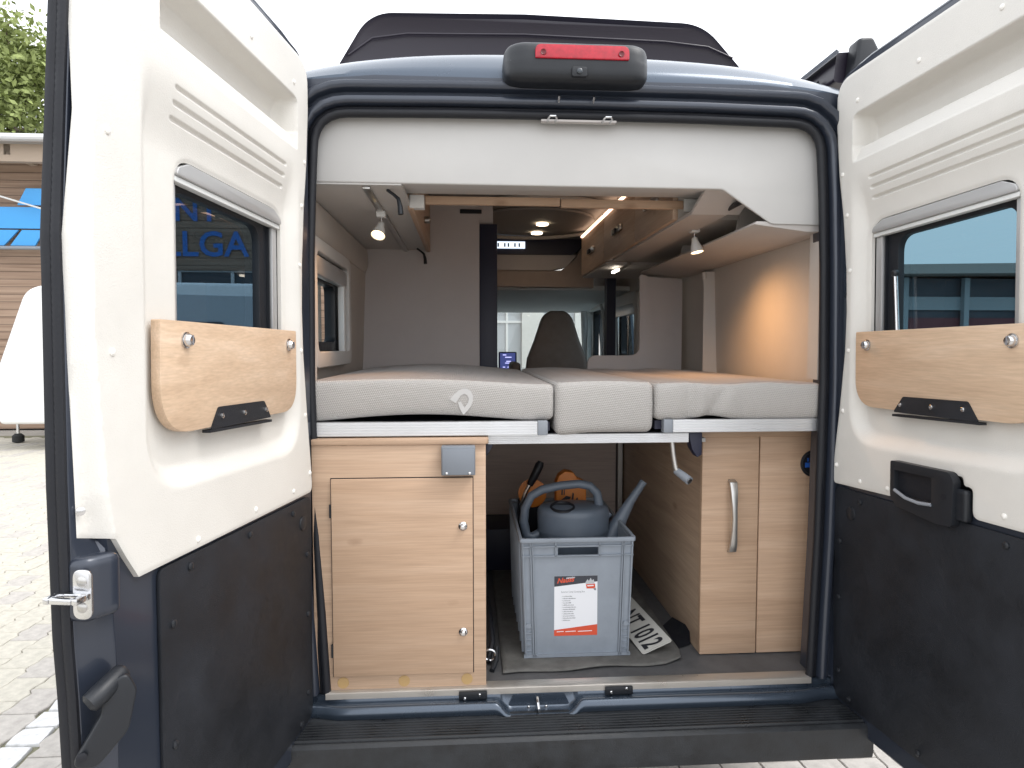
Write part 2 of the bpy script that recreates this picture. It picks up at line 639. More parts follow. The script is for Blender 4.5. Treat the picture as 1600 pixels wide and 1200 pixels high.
def hf(mb, us, vs_, outer, holes, height, g, skirt=0.008):
    """height-field sheet with true outline and holes; boundary vertices are pulled onto the outline"""
    us, vs_ = np.array(us), np.array(vs_)
    U, V = np.meshgrid(us, vs_, indexing='ij')

    def dist(a, b):
        d = sdf_poly(outer, a, b)
        for h in holes:
            d = np.maximum(d, -sdf_poly(h, a, b))
        return d
    D = dist(U, V)
    ins = D <= 0
    nb = np.zeros_like(ins)
    for i in (-1, 0, 1):
        for j in (-1, 0, 1):
            s = np.zeros_like(ins)
            src = ins[max(0, -i):ins.shape[0]-max(0, i), max(0, -j):ins.shape[1]-max(0, j)]
            s[max(0, i):ins.shape[0]+min(0, i), max(0, j):ins.shape[1]+min(0, j)] = src
            nb |= s
    snap = nb & ~ins
    su, sv = U[snap], V[snap]
    for _ in range(3):
        e_ = 1e-5
        d0 = dist(su, sv)
        gx = (dist(su+e_, sv)-d0)/e_
        gy = (dist(su, sv+e_)-d0)/e_
        gl = np.maximum(gx*gx+gy*gy, 1e-6)
        su = su-gx*d0/gl
        sv = sv-gy*d0/gl
    U[snap], V[snap] = su, sv
    ok = ins | snap
    H = height(U, V)
    idx = -np.ones(U.shape, int)
    idx[ok] = np.arange(ok.sum())
    A = U[ok].tolist()
    B = V[ok].tolist()
    C = H[ok].tolist()
    verts = [g(a, b, c) for a, b, c in zip(A, B, C)]
    q = np.stack([idx[:-1, :-1], idx[1:, :-1], idx[1:, 1:], idx[:-1, 1:]], -1).reshape(-1, 4)
    qi = np.stack([ins[:-1, :-1], ins[1:, :-1], ins[1:, 1:], ins[:-1, 1:]], -1).reshape(-1, 4)
    q = q[(q >= 0).all(1) & qi.any(1)]
    faces = [tuple(r_) for r_ in q.tolist()]
    if skirt:
        cnt = {}
        for f in faces:
            for k in range(4):
                e_ = (f[k], f[(k+1) % 4])
                cnt[tuple(sorted(e_))] = cnt.get(tuple(sorted(e_)), 0)+1
        low = {}
        for (a, b), c in cnt.items():
            if c == 1:
                for t in (a, b):
                    if t not in low:
                        low[t] = len(verts)
                        verts.append(g(A[t], B[t], C[t]-skirt))
                faces.append((a, b, low[b], low[a]))
    return mb.add(verts, faces)


def rbox(mb, x0, x1, y0, y1, z0, z1, r, nx=12, ny=12, nz=6, warp=None):
    """closed box with soft round edges on a grid, each point passed through warp"""
    def lines(a, b, n):
        base = [a, a+0.15*r, a+0.4*r, a+0.8*r, a+1.4*r]
        end = [b-1.4*r, b-0.8*r, b-0.4*r, b-0.15*r, b]
        mid = [a+1.4*r+(b-a-2.8*r)*i/n for i in range(1, n)]
        return base+mid+end
    X, Y, Z = lines(x0, x1, nx), lines(y0, y1, ny), lines(z0, z1, nz)
    vid = {}
    verts = []

    def P(i, j, k):
        key = (i, j, k)
        if key not in vid:
            p = Vector((X[i], Y[j], Z[k]))
            c = Vector((min(max(p.x, x0+r), x1-r), min(max(p.y, y0+r), y1-r), min(max(p.z, z0+r), z1-r)))
            d = p-c
            if d.length > 1e-9:
                p = c+d.normalized()*r
            q = (p.x, p.y, p.z)
            if warp:
                q = warp(*q)
            vid[key] = len(verts)
            verts.append(q)
        return vid[key]
    fs_ = []
    a, b, c = len(X)-1, len(Y)-1, len(Z)-1
    for i in range(a):
        for j in range(b):
            fs_.append((P(i, j, 0), P(i, j+1, 0), P(i+1, j+1, 0), P(i+1, j, 0)))
            fs_.append((P(i, j, c), P(i+1, j, c), P(i+1, j+1, c), P(i, j+1, c)))
    for i in range(a):
        for k in range(c):
            fs_.append((P(i, 0, k), P(i+1, 0, k), P(i+1, 0, k+1), P(i, 0, k+1)))
            fs_.append((P(i, b, k), P(i, b, k+1), P(i+1, b, k+1), P(i+1, b, k)))
    for j in range(b):
        for k in range(c):
            fs_.append((P(0, j, k), P(0, j, k+1), P(0, j+1, k+1), P(0, j+1, k)))
            fs_.append((P(a, j, k), P(a, j+1, k), P(a, j+1, k+1), P(a, j, k+1)))
    return mb.add(verts, fs_)


def text(mb, s, size, g, bold=0.0, shear=0.0, sx=1.0):
    """lettering as flat mesh; g(x,y)->xyz, x from the left end, y from the baseline"""
    cu = bpy.data.curves.new('t', 'FONT')
    cu.body = s
    cu.size = size
    cu.offset = bold
    cu.shear = shear
    cu.resolution_u = 3
    o = bpy.data.objects.new('t', cu)
    col.objects.link(o)
    dg = bpy.context.evaluated_depsgraph_get()
    me = bpy.data.meshes.new_from_object(o.evaluated_get(dg))
    mb.add([g(v.co.x*sx, v.co.y) for v in me.vertices], [tuple(p.vertices) for p in me.polygons])
    wd = max([v.co.x for v in me.vertices], default=0)*sx
    bpy.data.objects.remove(o)
    bpy.data.curves.remove(cu)
    bpy.data.meshes.remove(me)
    return wd


def lerp(tbl, x):
    return np.interp(x, [t[0] for t in tbl], [t[1] for t in tbl])

# ================================================================ setting
pmat('asphalt', (0.30, 0.285, 0.26), 0.9, var=0.12, vscale=3, bump=0.3, bscale=60)
pmat('joint_sand', (0.17, 0.165, 0.11), 0.95, var=0.3, vscale=8, bump=0.3, bscale=120)
pmat('paver_a', (0.45, 0.425, 0.365), 0.85, var=0.16, vscale=22, bump=0.4, bscale=180)
pmat('paver_b', (0.40, 0.375, 0.345), 0.85, var=0.18, vscale=22, bump=0.4, bscale=180)
pmat('sett', (0.58, 0.58, 0.58), 0.8, var=0.2, vscale=30, bump=0.5, bscale=120)


def sheet(name, mat, x0, x1, y0, y1, z, kind='structure', parent=None):
    return MB().add([(x0, y0, z), (x1, y0, z), (x1, y1, z), (x0, y1, z)], [(0, 1, 2, 3)]).build(name, mat, parent, kind=kind, origin=(0, 0, z))


ground = sheet('ground', 'asphalt', -600, 600, -600, 600, -0.03)
pave = sheet('pavement', 'joint_sand', -12, 8, -6, 11, -0.012)

# interlocking pavers, long joints stepped, running along Y
PW, PL, GAP = 0.1625, 0.225, 0.004
SETT_X = (-2.25, -2.10)


def gwave(y):
    t = (y/PL) % 1.0
    pts = [(0, 0.0), (0.22, 0.011), (0.30, 0.011), (0.42, -0.011), (0.55, -0.011), (0.75, 0.004), (1, 0.0)]
    return float(np.interp(t, [p[0] for p in pts], [p[1] for p in pts]))


def paver_poly(ph):
    ys = sorted(set([0.0, PL] + [((k-ph) % 1.0)*PL for k in (0.0, 0.22, 0.30, 0.42, 0.55, 0.75)]))
    ys = [min(max(y, GAP/2), PL-GAP/2) for y in ys]
    ys = sorted(set(round(y, 5) for y in ys))
    left = [(gwave(y+ph*PL)+GAP/2, y) for y in ys]
    right = [(gwave(y+ph*PL)+PW-GAP/2, y) for y in ys]
    return right+left[::-1]


def paver_geo(mb, poly, ox=0, oy=0, dz=0.0, ch=0.004):
    cx = sum(p[0] for p in poly)/len(poly)
    cy = sum(p[1] for p in poly)/len(poly)
    n = len(poly)
    top = [(ox+cx+(x-cx)*0.955, oy+cy+(y-cy)*0.965, dz) for x, y in poly]
    mid = [(ox+x, oy+y, dz-ch) for x, y in poly]
    low = [(ox+x, oy+y, -0.012) for x, y in poly]
    fs_ = [tuple(range(n))]
    for a in (0, n):
        fs_ += [(a+i, a+(i+1) % n, a+n+(i+1) % n, a+n+i) for i in range(n)]
    mb.add(top+mid+low, fs_)


protos = {}
for ph in (0.0, 0.5):
    for mt in ('paver_a', 'paver_b'):
        mb = MB()
        paver_geo(mb, paver_poly(ph))
        me_o = mb.build('paver', mt, pave, origin=(0, 0, 0), ang=20)
        protos[(ph, mt)] = me_o
used_proto = set()


def cam_px(p):
    d = Vector(p)-CAM
    z = d.dot(fw)
    if z < 0.1:
        return None
    return (800+1045*d.dot(rt)/z, 600-1045*d.dot(upv)/z)


rest = {'paver_a': MB(), 'paver_b': MB()}
cnt = 0
polys = {0.0: paver_poly(0.0), 0.5: paver_poly(0.5)}
for i in range(-58, 60):
    x = -2.25+i*PW
    if i >= 0:
        x = SETT_X[1]+i*PW
    for j in range(-24, 47):
        y = j*PL+(PL/2 if i % 2 else 0)
        if y > 10.6:
            continue
        ph = 0.5 if i % 2 else 0.0
        mt = 'paver_b' if i >= 0 else ('paver_a' if random.random() < 0.8 else 'paver_b')
        dz = random.uniform(-0.002, 0.002)
        px = cam_px((x+PW/2, y+PL/2, 0))
        vis = False
        if px:
            X_, Y_ = px
            vis = (-25 < X_ < 115 and 790 < Y_ < 1240) or (860 < X_ < 1480 and 1160 < Y_ < 1225)
        if vis and cnt < 290:
            key = (ph, mt)
            if key in used_proto:
                inst(protos[key], (x, y, dz), pave)
            else:
                used_proto.add(key)
                protos[key].location = Vector((x, y, dz))-ORG[pave.name]
            cnt += 1
        elif -11.8 < x < 7.8 and -5.8 < y < 10.7:
            paver_geo(rest[mt], polys[ph], x, y, dz)
for key, o in protos.items():
    if key not in used_proto:
        bpy.data.objects.remove(o)
for mt, mb in rest.items():
    o = mb.build('paver_field', mt, pave, kind='stuff', origin=(0, 0, 0), weld=False, ang=20)
# a line of rough granite setts between two runs of pavers
y = -1.6
k = 0
while y < 6:
    L_ = random.uniform(0.13, 0.19)
    mb = MB()
    x0, x1 = SETT_X[0]+0.012, SETT_X[1]-0.012
    j = lambda s: random.uniform(-s, s)
    base = [(x0+j(.012), y+.008+j(.006)), ((x0+x1)/2, y+.004+j(.006)), (x1+j(.012), y+.008+j(.006)), (x1+.004+j(.008), y+L_/2), (x1+j(.012), y+L_-.008+j(.006)), ((x0+x1)/2, y+L_-.004), (x0+j(.012), y+L_-.008+j(.006)), (x0-.004+j(.008), y+L_/2)]
    paver_geo(mb, base, dz=random.uniform(-.001, .004), ch=0.007)
    mb.build('granite_sett', 'sett', pave, ang=50)
    y += L_
    k += 1

# ---- timber-clad dealership hall, left background
pmat('hall_wall', (0.36, 0.27, 0.20), 0.85)
m_, t, p = nmat('cladding')
tc = t.nodes.new('ShaderNodeTexCoord')
wv = t.nodes.new('ShaderNodeTexWave')
wv.bands_direction = 'Z'
wv.wave_profile = 'SAW'
wv.inputs['Scale'].default_value = 2.1
t.links.new(tc.outputs['Object'], wv.inputs['Vector'])
mp = t.nodes.new('ShaderNodeMapping')
mp.inputs['Scale'].default_value = (0.4, 1, 14)
t.links.new(tc.outputs['Object'], mp.inputs['Vector'])
nz = t.nodes.new('ShaderNodeTexNoise')
nz.inputs['Scale'].default_value = 1.3
nz.inputs['Detail'].default_value = 4
t.links.new(mp.outputs[0], nz.inputs['Vector'])
cr = t.nodes.new('ShaderNodeValToRGB')
cr.color_ramp.elements[0].color = (0.25, 0.165, 0.115, 1)
cr.color_ramp.elements[1].color = (0.42, 0.30, 0.22, 1)
cr.color_ramp.elements[0].position = 0.3
cr.color_ramp.elements[1].position = 0.7
t.links.new(nz.outputs['Fac'], cr.inputs['Fac'])
cr2 = t.nodes.new('ShaderNodeValToRGB')
cr2.color_ramp.elements[0].color = (0.35, 0.35, 0.35, 1)
cr2.color_ramp.elements[1].color = (1, 1, 1, 1)
cr2.color_ramp.elements[1].position = 0.16
t.links.new(wv.outputs['Fac'], cr2.inputs['Fac'])
mx = t.nodes.new('ShaderNodeMix')
mx.data_type = 'RGBA'
mx.blend_type = 'MULTIPLY'
mx.inputs[0].default_value = 1
t.links.new(cr.outputs[0], mx.inputs[6])
t.links.new(cr2.outputs[0], mx.inputs[7])
t.links.new(mx.outputs[2], p.inputs['Base Color'])
p.inputs['Roughness'].default_value = 0.8
bp_ = t.nodes.new('ShaderNodeBump')
bp_.inputs['Distance'].default_value = 0.02
t.links.new(wv.outputs['Fac'], bp_.inputs['Height'])
t.links.new(bp_.outputs[0], p.inputs['Normal'])
pmat('hall_roof', (0.30, 0.29, 0.28), 0.6)
pmat('hall_glass', (0.05, 0.06, 0.07), 0.15)
pmat('sign_blue', (0.03, 0.20, 0.62), 0.4)
pmat('sign_blue_pale', (0.05, 0.33, 0.72), 0.4)
pmat('beam', (0.40, 0.32, 0.25), 0.8)
HY = 12.0
hall = thing('dealership_hall', (-8, HY, 0), 'timber clad hall with blue lettering and grey eaves behind the left door', 'building')
mb = MB()
plate(mb, [(-16, 0), (-0.5, 0), (-0.5, 5.3), (-16, 5.3)], [[(-6.2, 0.15), (-4.0, 0.15), (-4.0, 3.2), (-6.2, 3.2)], [(-12.4, 0.2), (-10.2, 0.2), (-10.2, 2.6), (-12.4, 2.6)]], HY, HY+0.2, gY)
mb.build('wall', 'cladding', hall, origin=(-8, HY, 0))
MB().box(-16, -0.5, HY+0.21, HY+6, 0, 5.25).build('hall_core', 'hall_wall', hall)
MB().box(-16.4, 0, HY-0.95, HY+6.3, 5.42, 5.58).build('roof', 'hall_roof', hall, bevel=0.02)
MB().box(-16.3, -0.1, HY-0.8, HY-0.66, 5.10, 5.42).build('eave_beam', 'beam', hall)
MB().tube([(-16.4, HY-1.03, 5.47), (0, HY-1.03, 5.47)], 0.07, 10).build('gutter', 'alu', hall)
src = None
for i in range(12):
    x = -15.6+i*1.35
    if src is None:
        src = MB().box(x-0.06, x+0.06, HY-0.8, HY-0.001, 5.22, 5.415).build('rafter', 'beam', hall)
        b0 = ORG[src.name].copy()
        x_0 = x
    else:
        inst(src, b0+Vector((x-x_0, 0, 0)), hall)
for (x0, x1, z0, z1) in ((-6.2, -4.0, 0.15, 3.2), (-12.4, -10.2, 0.2, 2.6)):
    g_ = MB().box(x0, x1, HY+0.10, HY+0.13, z0, z1).build('gate_glass', 'hall_glass', hall)
    for zz in np.linspace(z0, z1, 6):
        MB().box(x0, x1, HY+0.05, HY+0.099, zz-0.03, zz+0.03).build('gate_bar', 'white_plastic', g_)
    for xx in (x0+0.05, (x0+x1)/2, x1-0.05):
        MB().box(xx-0.03, xx+0.03, HY+0.04, HY+0.098, z0, z1).build('gate_bar', 'white_plastic', g_)
for s_, x_, z_, sz in (('ENT', -6.52, 4.19, 0.64), ('LLGA', -6.42, 3.49, 0.70)):
    mb = MB()
    text(mb, s_, sz, lambda a, b: (x_+a, HY-0.03, z_+b), bold=0.012)
    mb.build('sign_letters', 'sign_blue', hall, flat=True)
# blue sign of slanted bars under the eaves
sg = thing('blue_slanted_sign', (-9.2, HY-0.25, 3.8), 'blue sign of slanted panels on thin cables at far left under the eaves', 'sign')
for q in ([(-9.02, 4.40), (-8.38, 4.40), (-8.45, 4.72), (-8.85, 4.72)], [(-10.0, 3.95), (-8.38, 3.95), (-8.38, 4.36), (-9.85, 4.36)], [(-10.1, 3.62), (-9.3, 3.62), (-9.02, 3.92), (-9.9, 3.92)], [(-9.18, 3.62), (-8.72, 3.62), (-8.55, 3.92), (-8.95, 3.92)], [(-8.62, 3.62), (-8.3, 3.62), (-8.3, 3.92), (-8.45, 3.92)]):
    MB().prism(q, HY-0.30, HY-0.26).build('sign_panel', 'sign_blue_pale', sg)
MB().tube([(-10.4, HY-0.4, 3.56), (-8.2, HY-0.4, 3.56)], 0.035, 8).build('sign_rail', 'grey_cap', sg)
MB().tube([(-10.4, HY-0.45, 4.75), (-9.3, HY-0.45, 4.55), (-8.2, HY-0.45, 4.22)], 0.018, 6).build('cable', 'white_plastic', sg)

# ---- caravan on the yard, left
pmat('caravan_white', (0.80, 0.80, 0.79), 0.3, coat=0.3)
pmat('grey_and_caravan_shade', (0.46, 0.48, 0.50), 0.4)
cv = thing('white_caravan', (-6.4, 10.0, 0), 'white caravan with sloping nose and tow hitch parked in front of the timber hall', 'caravan')
prof = rpoly([(-7.72, 0.42), (-3.2, 0.42), (-3.2, 2.66), (-6.7, 2.70), (-7.26, 2.56), (-7.86, 0.95)], [.08, .08, .2, .3, .35, .25], 6)
MB().prism(prof, 9.0, 11.1).build('body', 'caravan_white', cv, bevel=0.06, seg=3)
sp = rpoly([(-6.15, 0.62), (-3.35, 0.62), (-3.35, 2.45), (-5.75, 2.50), (-6.05, 2.3)], [.05, .05, .08, .2, .2], 5)
MB().prism(sp, 8.985, 9.0).build('side_panel', 'grey_and_caravan_shade', cv)  # white caravan side in shade, the shade put into this panel's grey
MB().prism(rrect(-5.2, -4.2, 1.4, 2.05, .08), 8.965, 8.985).build('window', 'hall_glass', cv)
MB().tube([(-7.6, 9.9, 0.45), (-8.0, 9.95, 0.42), (-8.35, 9.95, 0.45)], 0.05, 8).build('tow_bar', 'grey_cap', cv)
MB().lathe([(0.03, 0), (0.09, .02), (0.09, .12), (.05, .16)], (-8.05, 9.95, 0.0), (0, 0, 1), 12).build('jockey_wheel', 'tyre', cv)
MB().tube([(-8.05, 9.95, .1), (-8.05, 9.95, .65)], 0.025, 8).build('jockey_post', 'steel', cv)
for yy in (9.02, 10.88):
    MB().lathe([(0.12, 0), (0.30, 0.0), (0.33, .03), (0.33, .17), (.30, .2), (.12, .2)], (-5.0, yy, 0.33), (0, 1, 0), 20).build('wheel', 'tyre', cv)

# ---- tree behind the hall
pmat('bark', (0.10, 0.075, 0.055), 0.9, var=0.3, bump=0.6, bscale=30)
pmat('leaf', (0.25, 0.30, 0.10), 0.7, var=0.35, vscale=2.5)


def tree(x, y, h, rad, label, seed):
    rng = random.Random(seed)
    tr_ = thing('leafy_tree', (x, y, 0), label, 'tree', 'trees behind the timber hall')
    mb = MB()
    mb.tube([(x, y, 0), (x+.1, y, h*.35), (x-.1, y+.1, h*.65), (x, y, h*.95)], [0.28, .2, .12, .03], 9)
    tips = []
    for i in range(36):
        a = rng.uniform(0, 6.28)
        z0 = h*rng.uniform(.3, .8)
        ln = rad*rng.uniform(.6, 1.0)*(1.15-(z0/h-.3))
        e_ = Vector((x+math.cos(a)*ln, y+math.sin(a)*ln, z0+ln*rng.uniform(.35, .8)))
        mb.tube([(x, y, z0), ((x+e_.x)/2, (y+e_.y)/2, z0+(e_.z-z0)*.4), e_], [.07, .045, .012], 5)
        for k in range(5):
            tt = rng.uniform(.45, 1.05)
            tips.append(Vector((x+(e_.x-x)*tt, y+(e_.y-y)*tt, z0+(e_.z-z0)*tt)))
    mb.build('trunk', 'bark', tr_)
    lf = MB()
    vs_, fs_ = [], []
    for c in tips:
        for k in range(150):
            d = Vector((rng.gauss(0, 1), rng.gauss(0, 1), rng.gauss(0, .8)))*rad*.13
            q = c+d
            s = rng.uniform(.07, .14)
            ax = Vector((rng.gauss(0, 1), rng.gauss(0, 1), rng.gauss(0, .6))).normalized()
            bx = ax.cross(Vector((rng.gauss(0, 1), rng.gauss(0, 1), rng.gauss(0, 1)))).normalized()
            n = len(vs_)
            vs_ += [q-ax*s, q+bx*s*.5, q+ax*s, q-bx*s*.5]
            fs_.append((n, n+1, n+2, n+3))
    lf.add(vs_, fs_)
    lf.build('crown', 'leaf', tr_, weld=False, flat=True)


tree(-14.0, 19.5, 12.0, 3.4, 'tall pale green tree above the hall roof at the far left edge', 3)
tree(-19.0, 22.5, 11.0, 3.4, 'second green tree behind the hall, further left and farther away', 5)

# ---- pale house seen through the windscreen, dark shed seen through the right door window
pmat('render_white', (0.66, 0.66, 0.63), 0.8, var=0.05)
pmat('stone_tan', (0.45, 0.37, 0.25), 0.85, var=0.2, vscale=3)
hs2 = thing('pale_house', (2.5, 16, 0), 'pale rendered house seen through the windscreen', 'building')
mb = MB()
plate(mb, [(-3, 0), (9, 0), (9, 6), (-3, 6)], [[(.35, 1.0), (1.15, 1.0), (1.15, 3.2), (.35, 3.2)], [(1.75, 1.0), (2.6, 1.0), (2.6, 3.2), (1.75, 3.2)], [(4.5, 1.0), (5.4, 1.0), (5.4, 3.2), (4.5, 3.2)]], 16, 16.3, gY)
mb.build('wall', 'render_white', hs2)
MB().box(-3, 9, 16.31, 22, 0, 5.95).build('house_core', 'stone_tan', hs2)
MB().prism([(-3.4, 6.01), (9.4, 6.01), (9.4, 6.2), (3, 8.4), (-3.4, 6.2)], 15.6, 22.4).build('roof', 'hall_roof', hs2)
for x0, x1 in ((.35, 1.15), (1.75, 2.6), (4.5, 5.4)):
    wn = MB().box(x0, x1, 16.12, 16.15, 1.0, 3.2).build('window', 'grey_and_caravan_shade', hs2)
    MB().box((x0+x1)/2-.03, (x0+x1)/2+.03, 16.08, 16.119, 1.0, 3.2).build('window_bar', 'white_plastic', wn)
    MB().box(x0, x1, 16.07, 16.118, 2.3, 2.36).build('window_bar', 'white_plastic', wn)
pmat('shed_dark', (0.055, 0.065, 0.085), 0.6, var=0.2, vscale=2)
pmat('shed_red', (0.15, 0.04, 0.05), 0.6)
pmat('shed_pale', (0.30, 0.34, 0.37), 0.6)
sh = thing('dark_shed', (10, 10.5, 0), 'dark low shed with banded front seen through the right door window', 'building')
MB().box(6.3, 15, 10.2, 15, 0, 2.95).build('wall', 'shed_dark', sh)
MB().prism([(6.0, 2.96), (15.4, 3.08), (15.4, 3.30), (6.0, 3.12)], 9.7, 15.3).build('roof', 'hall_roof', sh)
MB().box(6.4, 14.8, 10.15, 10.199, 2.35, 2.6).build('fascia', 'shed_pale', sh)
MB().box(6.8, 11.5, 10.16, 10.199, 1.6, 2.2).build('red_band', 'shed_red', sh)
for xx in (7.9, 9.1, 10.3, 12.2):
    MB().box(xx-.05, xx+.05, 10.05, 10.149, 0, 2.95).build('post', 'shed_pale', sh)
# ================================================================ the van
van = thing('camper_van', (0, 2.2, 0), 'dark blue grey camper van with both rear doors swung open, seen from behind', 'camper van')


def lean(z):
    return 0.029*(z-1.6)


OPEN = [(-.755, .60), (-.779, 1.05), (-.794, 1.53), (-.792, 1.9), (-.786, 2.11)]
_c = rpoly([(-.786, 2.11), (-.775, 2.340), (-.40, 2.346)], [0, .105, 0], 10)
OPEN += _c[1:]
OPEN += [(0, 2.348), (.40, 2.346)]
_c = rpoly([(.40, 2.346), (.775, 2.338), (.787, 2.11)], [0, .095, 0], 10)
OPEN += _c[1:]
OPEN += [(.792, 1.9), (.794, 1.53), (.781, 1.05), (.759, .60)]


def resample(pts, n):
    P = [Vector(p) for p in pts]
    s = [0]
    for a, b in zip(P, P[1:]):
        s.append(s[-1]+(b-a).length)
    out = []
    for i in range(n):
        t = s[-1]*i/(n-1)
        x = np.interp(t, s, [p.x for p in P])
        z = np.interp(t, s, [p.y for p in P])
        out.append((float(x), float(z)))
    return out


OP = resample(OPEN, 180)


def op_frame(i):
    a, b = Vector(OP[max(i-1, 0)]), Vector(OP[min(i+1, len(OP)-1)])
    t = (b-a).normalized()
    return Vector((-t.y, t.x))          # outward


def ring(prof):
    def row(i):
        n = op_frame(i)
        x, z = OP[i]
        return [(x+n.x*o_, lean(z)+y_, z+n.y*o_) for o_, y_ in prof]
    return row


mb = MB()
mb.sweep(None, ring([(.010, .07), (.010, .003), (.020, -.002), (.024, -.030), (.030, -.034), (.043, -.034), (.047, -.030), (.049, -.016), (.060, -.014), (.064, -.018), (.066, -.034), (.071, -.039), (.086, -.038), (.094, -.025), (.100, .02)]), range(len(OP)))
mb.build('rear_frame', 'paint_inner', van, ang=50)
mb = MB()
mb.tube([(x, lean(z)-.012, z) for x, z in OP], 0.0135, 10)
mb.tube([(x+op_frame(i).x*.012, lean(z)-.006, z+op_frame(i).y*.012) for i, (x, z) in enumerate(OP)], 0.010, 8)
mb.build('door_seal', 'rubber', van, ang=60)

# sheet metal closing the rounded corners between frame, sides and roof
mb = MB()
hole_ = [(OP[i][0]+op_frame(i).x*.088, OP[i][1]+op_frame(i).y*.088) for i in range(0, len(OP), 2)]
hole_ = [(a, b) for a, b in hole_ if b > 1.9]
plate(mb, [(-.885, 1.90), hole_[0]] + hole_[1:-1] + [hole_[-1], (.885, 1.90), (.872, 2.43), (.60, 2.455), (-.60, 2.455), (-.872, 2.43)], [], .012, .03, gY)
mb.build('corner_sheet', 'paint_inner', van)
# sides, roof
WT = [(.40, .96), (.9, 1.0), (1.4, 1.005), (1.9, .965), (2.2, .925), (2.42, .872)]
FO = [(.40, .845), (.6, .857), (1.05, .879), (1.53, .894), (2.1, .886), (2.27, .868), (2.42, .86)]
SIDE_HOLES = {-1: [rrect(.19, .80, 1.60, 1.975, .05), rrect(3.35, 4.15, 1.42, 2.0, .12)],
              1: [rrect(2.40, 3.12, 1.52, 1.975, .05), rrect(3.40, 4.20, 1.42, 2.0, .12)]}
for sd in (-1, 1):
    def hgt(Yv, Zv):
        W_, F_ = lerp(WT, Zv), lerp(FO, Zv)
        t = np.clip((Yv+.0)/.16, 0, 1)
        return F_+(W_-F_)*(1-(1-t)**2.2)
    mb = MB()
    hf(mb, np.concatenate([np.linspace(0.0, .2, 10), np.linspace(.23, 4.4, 110)]), np.linspace(.42, 2.42, 60), [(0.0, .42), (4.4, .42), (4.4, 2.42), (0.0, 2.42)], ([rrect(.15, 1.15, 1.57, 1.99, .05)]+SIDE_HOLES[sd][1:]) if sd < 0 else SIDE_HOLES[sd], hgt, lambda a, b, c: (sd*c, a+lean(b)*.6, b), skirt=0.02)
    mb.build('body_side', 'paint', van, ang=40)


def roofz(Xv, Yv):
    ax = np.abs(Xv)/.875
    crown = 2.578-.085*ax**3.0
    rear = 2.44-.035*ax**6
    t = np.clip(Yv/.17, 0, 1)
    return rear+(crown-rear)*(1-(1-t)**2.4)


mb = MB()
hf(mb, np.linspace(-.876, .876, 60), np.concatenate([np.linspace(.02, .2, 14), np.linspace(.25, 4.4, 40)]), [(-.875, .02), (.875, .02), (.875, 4.4), (-.875, 4.4)], [], roofz, gZ, skirt=0.02)
mb.build('roof', 'paint', van, ang=40)
# raised pop-top shell
sil = rpoly([(-.84, 2.50), (-.845, 2.66), (-.69, 2.918), (-.1, 2.93), (.60, 2.915), (.80, 2.70), (.81, 2.50)], [0, .12, .16, 0, .20, .12, 0], 8)
mb = MB()
rows = []
for yy, s, dz in ((.60, .985, -.02), (.585, 1.0, -.008), (.60, 1.0, 0), (1.5, 1.0, .02), (3.3, .98, .0), (3.5, .9, -.1)):
    rows.append([((x+.01)*s-.01, yy, 2.5+(z-2.5)*1.0+(dz if z > 2.52 else 0)) for x, z in sil])
n = len(sil)
mb.add([p for r_ in rows for p in r_], [(i*n+j, i*n+(j+1) % n, (i+1)*n+(j+1) % n, (i+1)*n+j) for i in range(len(rows)-1) for j in range(n)] + [tuple(range(n)), tuple(range((len(rows)-1)*n, len(rows)*n))])
pt = mb.build('pop_top', 'poproof', van, ang=50)
MB().tube([(-.77, .583, 2.75), (-.68, .583, 2.815), (-.55, .583, 2.835), (-.1, .583, 2.845), (.45, .583, 2.835), (.62, .583, 2.82), (.72, .583, 2.78)], 0.004, 8).build('pop_top_trim', 'poproof', pt)
# third brake light housing


def hw(x, y, z):
    t = max(0, (abs(x)-.15)/.07)
    return (x, y+.035*t*t-.25*(z-2.47)*(-1 if z > 2.47 else .2)*.6, z-.008*t*t*(1 if z > 2.47 else -1.2))


mb = MB()
rbox(mb, -.216, .212, -.09, .12, 2.416, 2.530, .024, 26, 8, 5, hw)
bl = mb.build('brake_light', 'black_plastic', van, ang=60)
lens = rpoly([(-.128, 2.474), (.146, 2.474), (.146, 2.514), (-.128, 2.514)], [.004, .006, .024, .024], 8)
MB().prism(lens, -.094, -.070).build('lens', 'lens_red', bl, bevel=.003)
for xx in (-.105, .122):
    MB().lathe([(.004, 0), (.008, .002), (.008, .006), (.004, .004)], (xx, -.092, 2.490), (0, -1, 0), 14).build('lens_screw', 'lens_dark', bl)
MB().prism(rrect(-.022, .022, 2.424, 2.452, .006), -.096, -.07).build('camera_housing', 'black_plastic', bl, bevel=.002)
MB().lathe([(.002, .0), (.008, 0), (.008, .004), (.004, .007)], (0.0, -.096, 2.438), (0, -1, 0), 14).build('camera_lens', 'hall_glass', bl)
for i, xx in enumerate((-.052, .052)):
    MB().tube([(xx, -.034, 2.392), (xx, -.05, 2.382), (xx, -.034, 2.372)], .003, 6).build('number_lamp_clip', 'steel', van)
# chrome door catches under the top edge
for xx in (-.069, .098):
    MB().tube([(xx-.012, .006, 2.327), (xx-.012, -.030, 2.327), (xx-.008, -.036, 2.331), (xx+.008, -.036, 2.331), (xx+.012, -.030, 2.327), (xx+.012, .006, 2.327)], .0032, 8).build('door_catch', 'steel', van)
MB().prism(rrect(-.10, .13, 2.327, 2.333, .002), .0, .02).build('catch_plate', 'furn_grey', van)

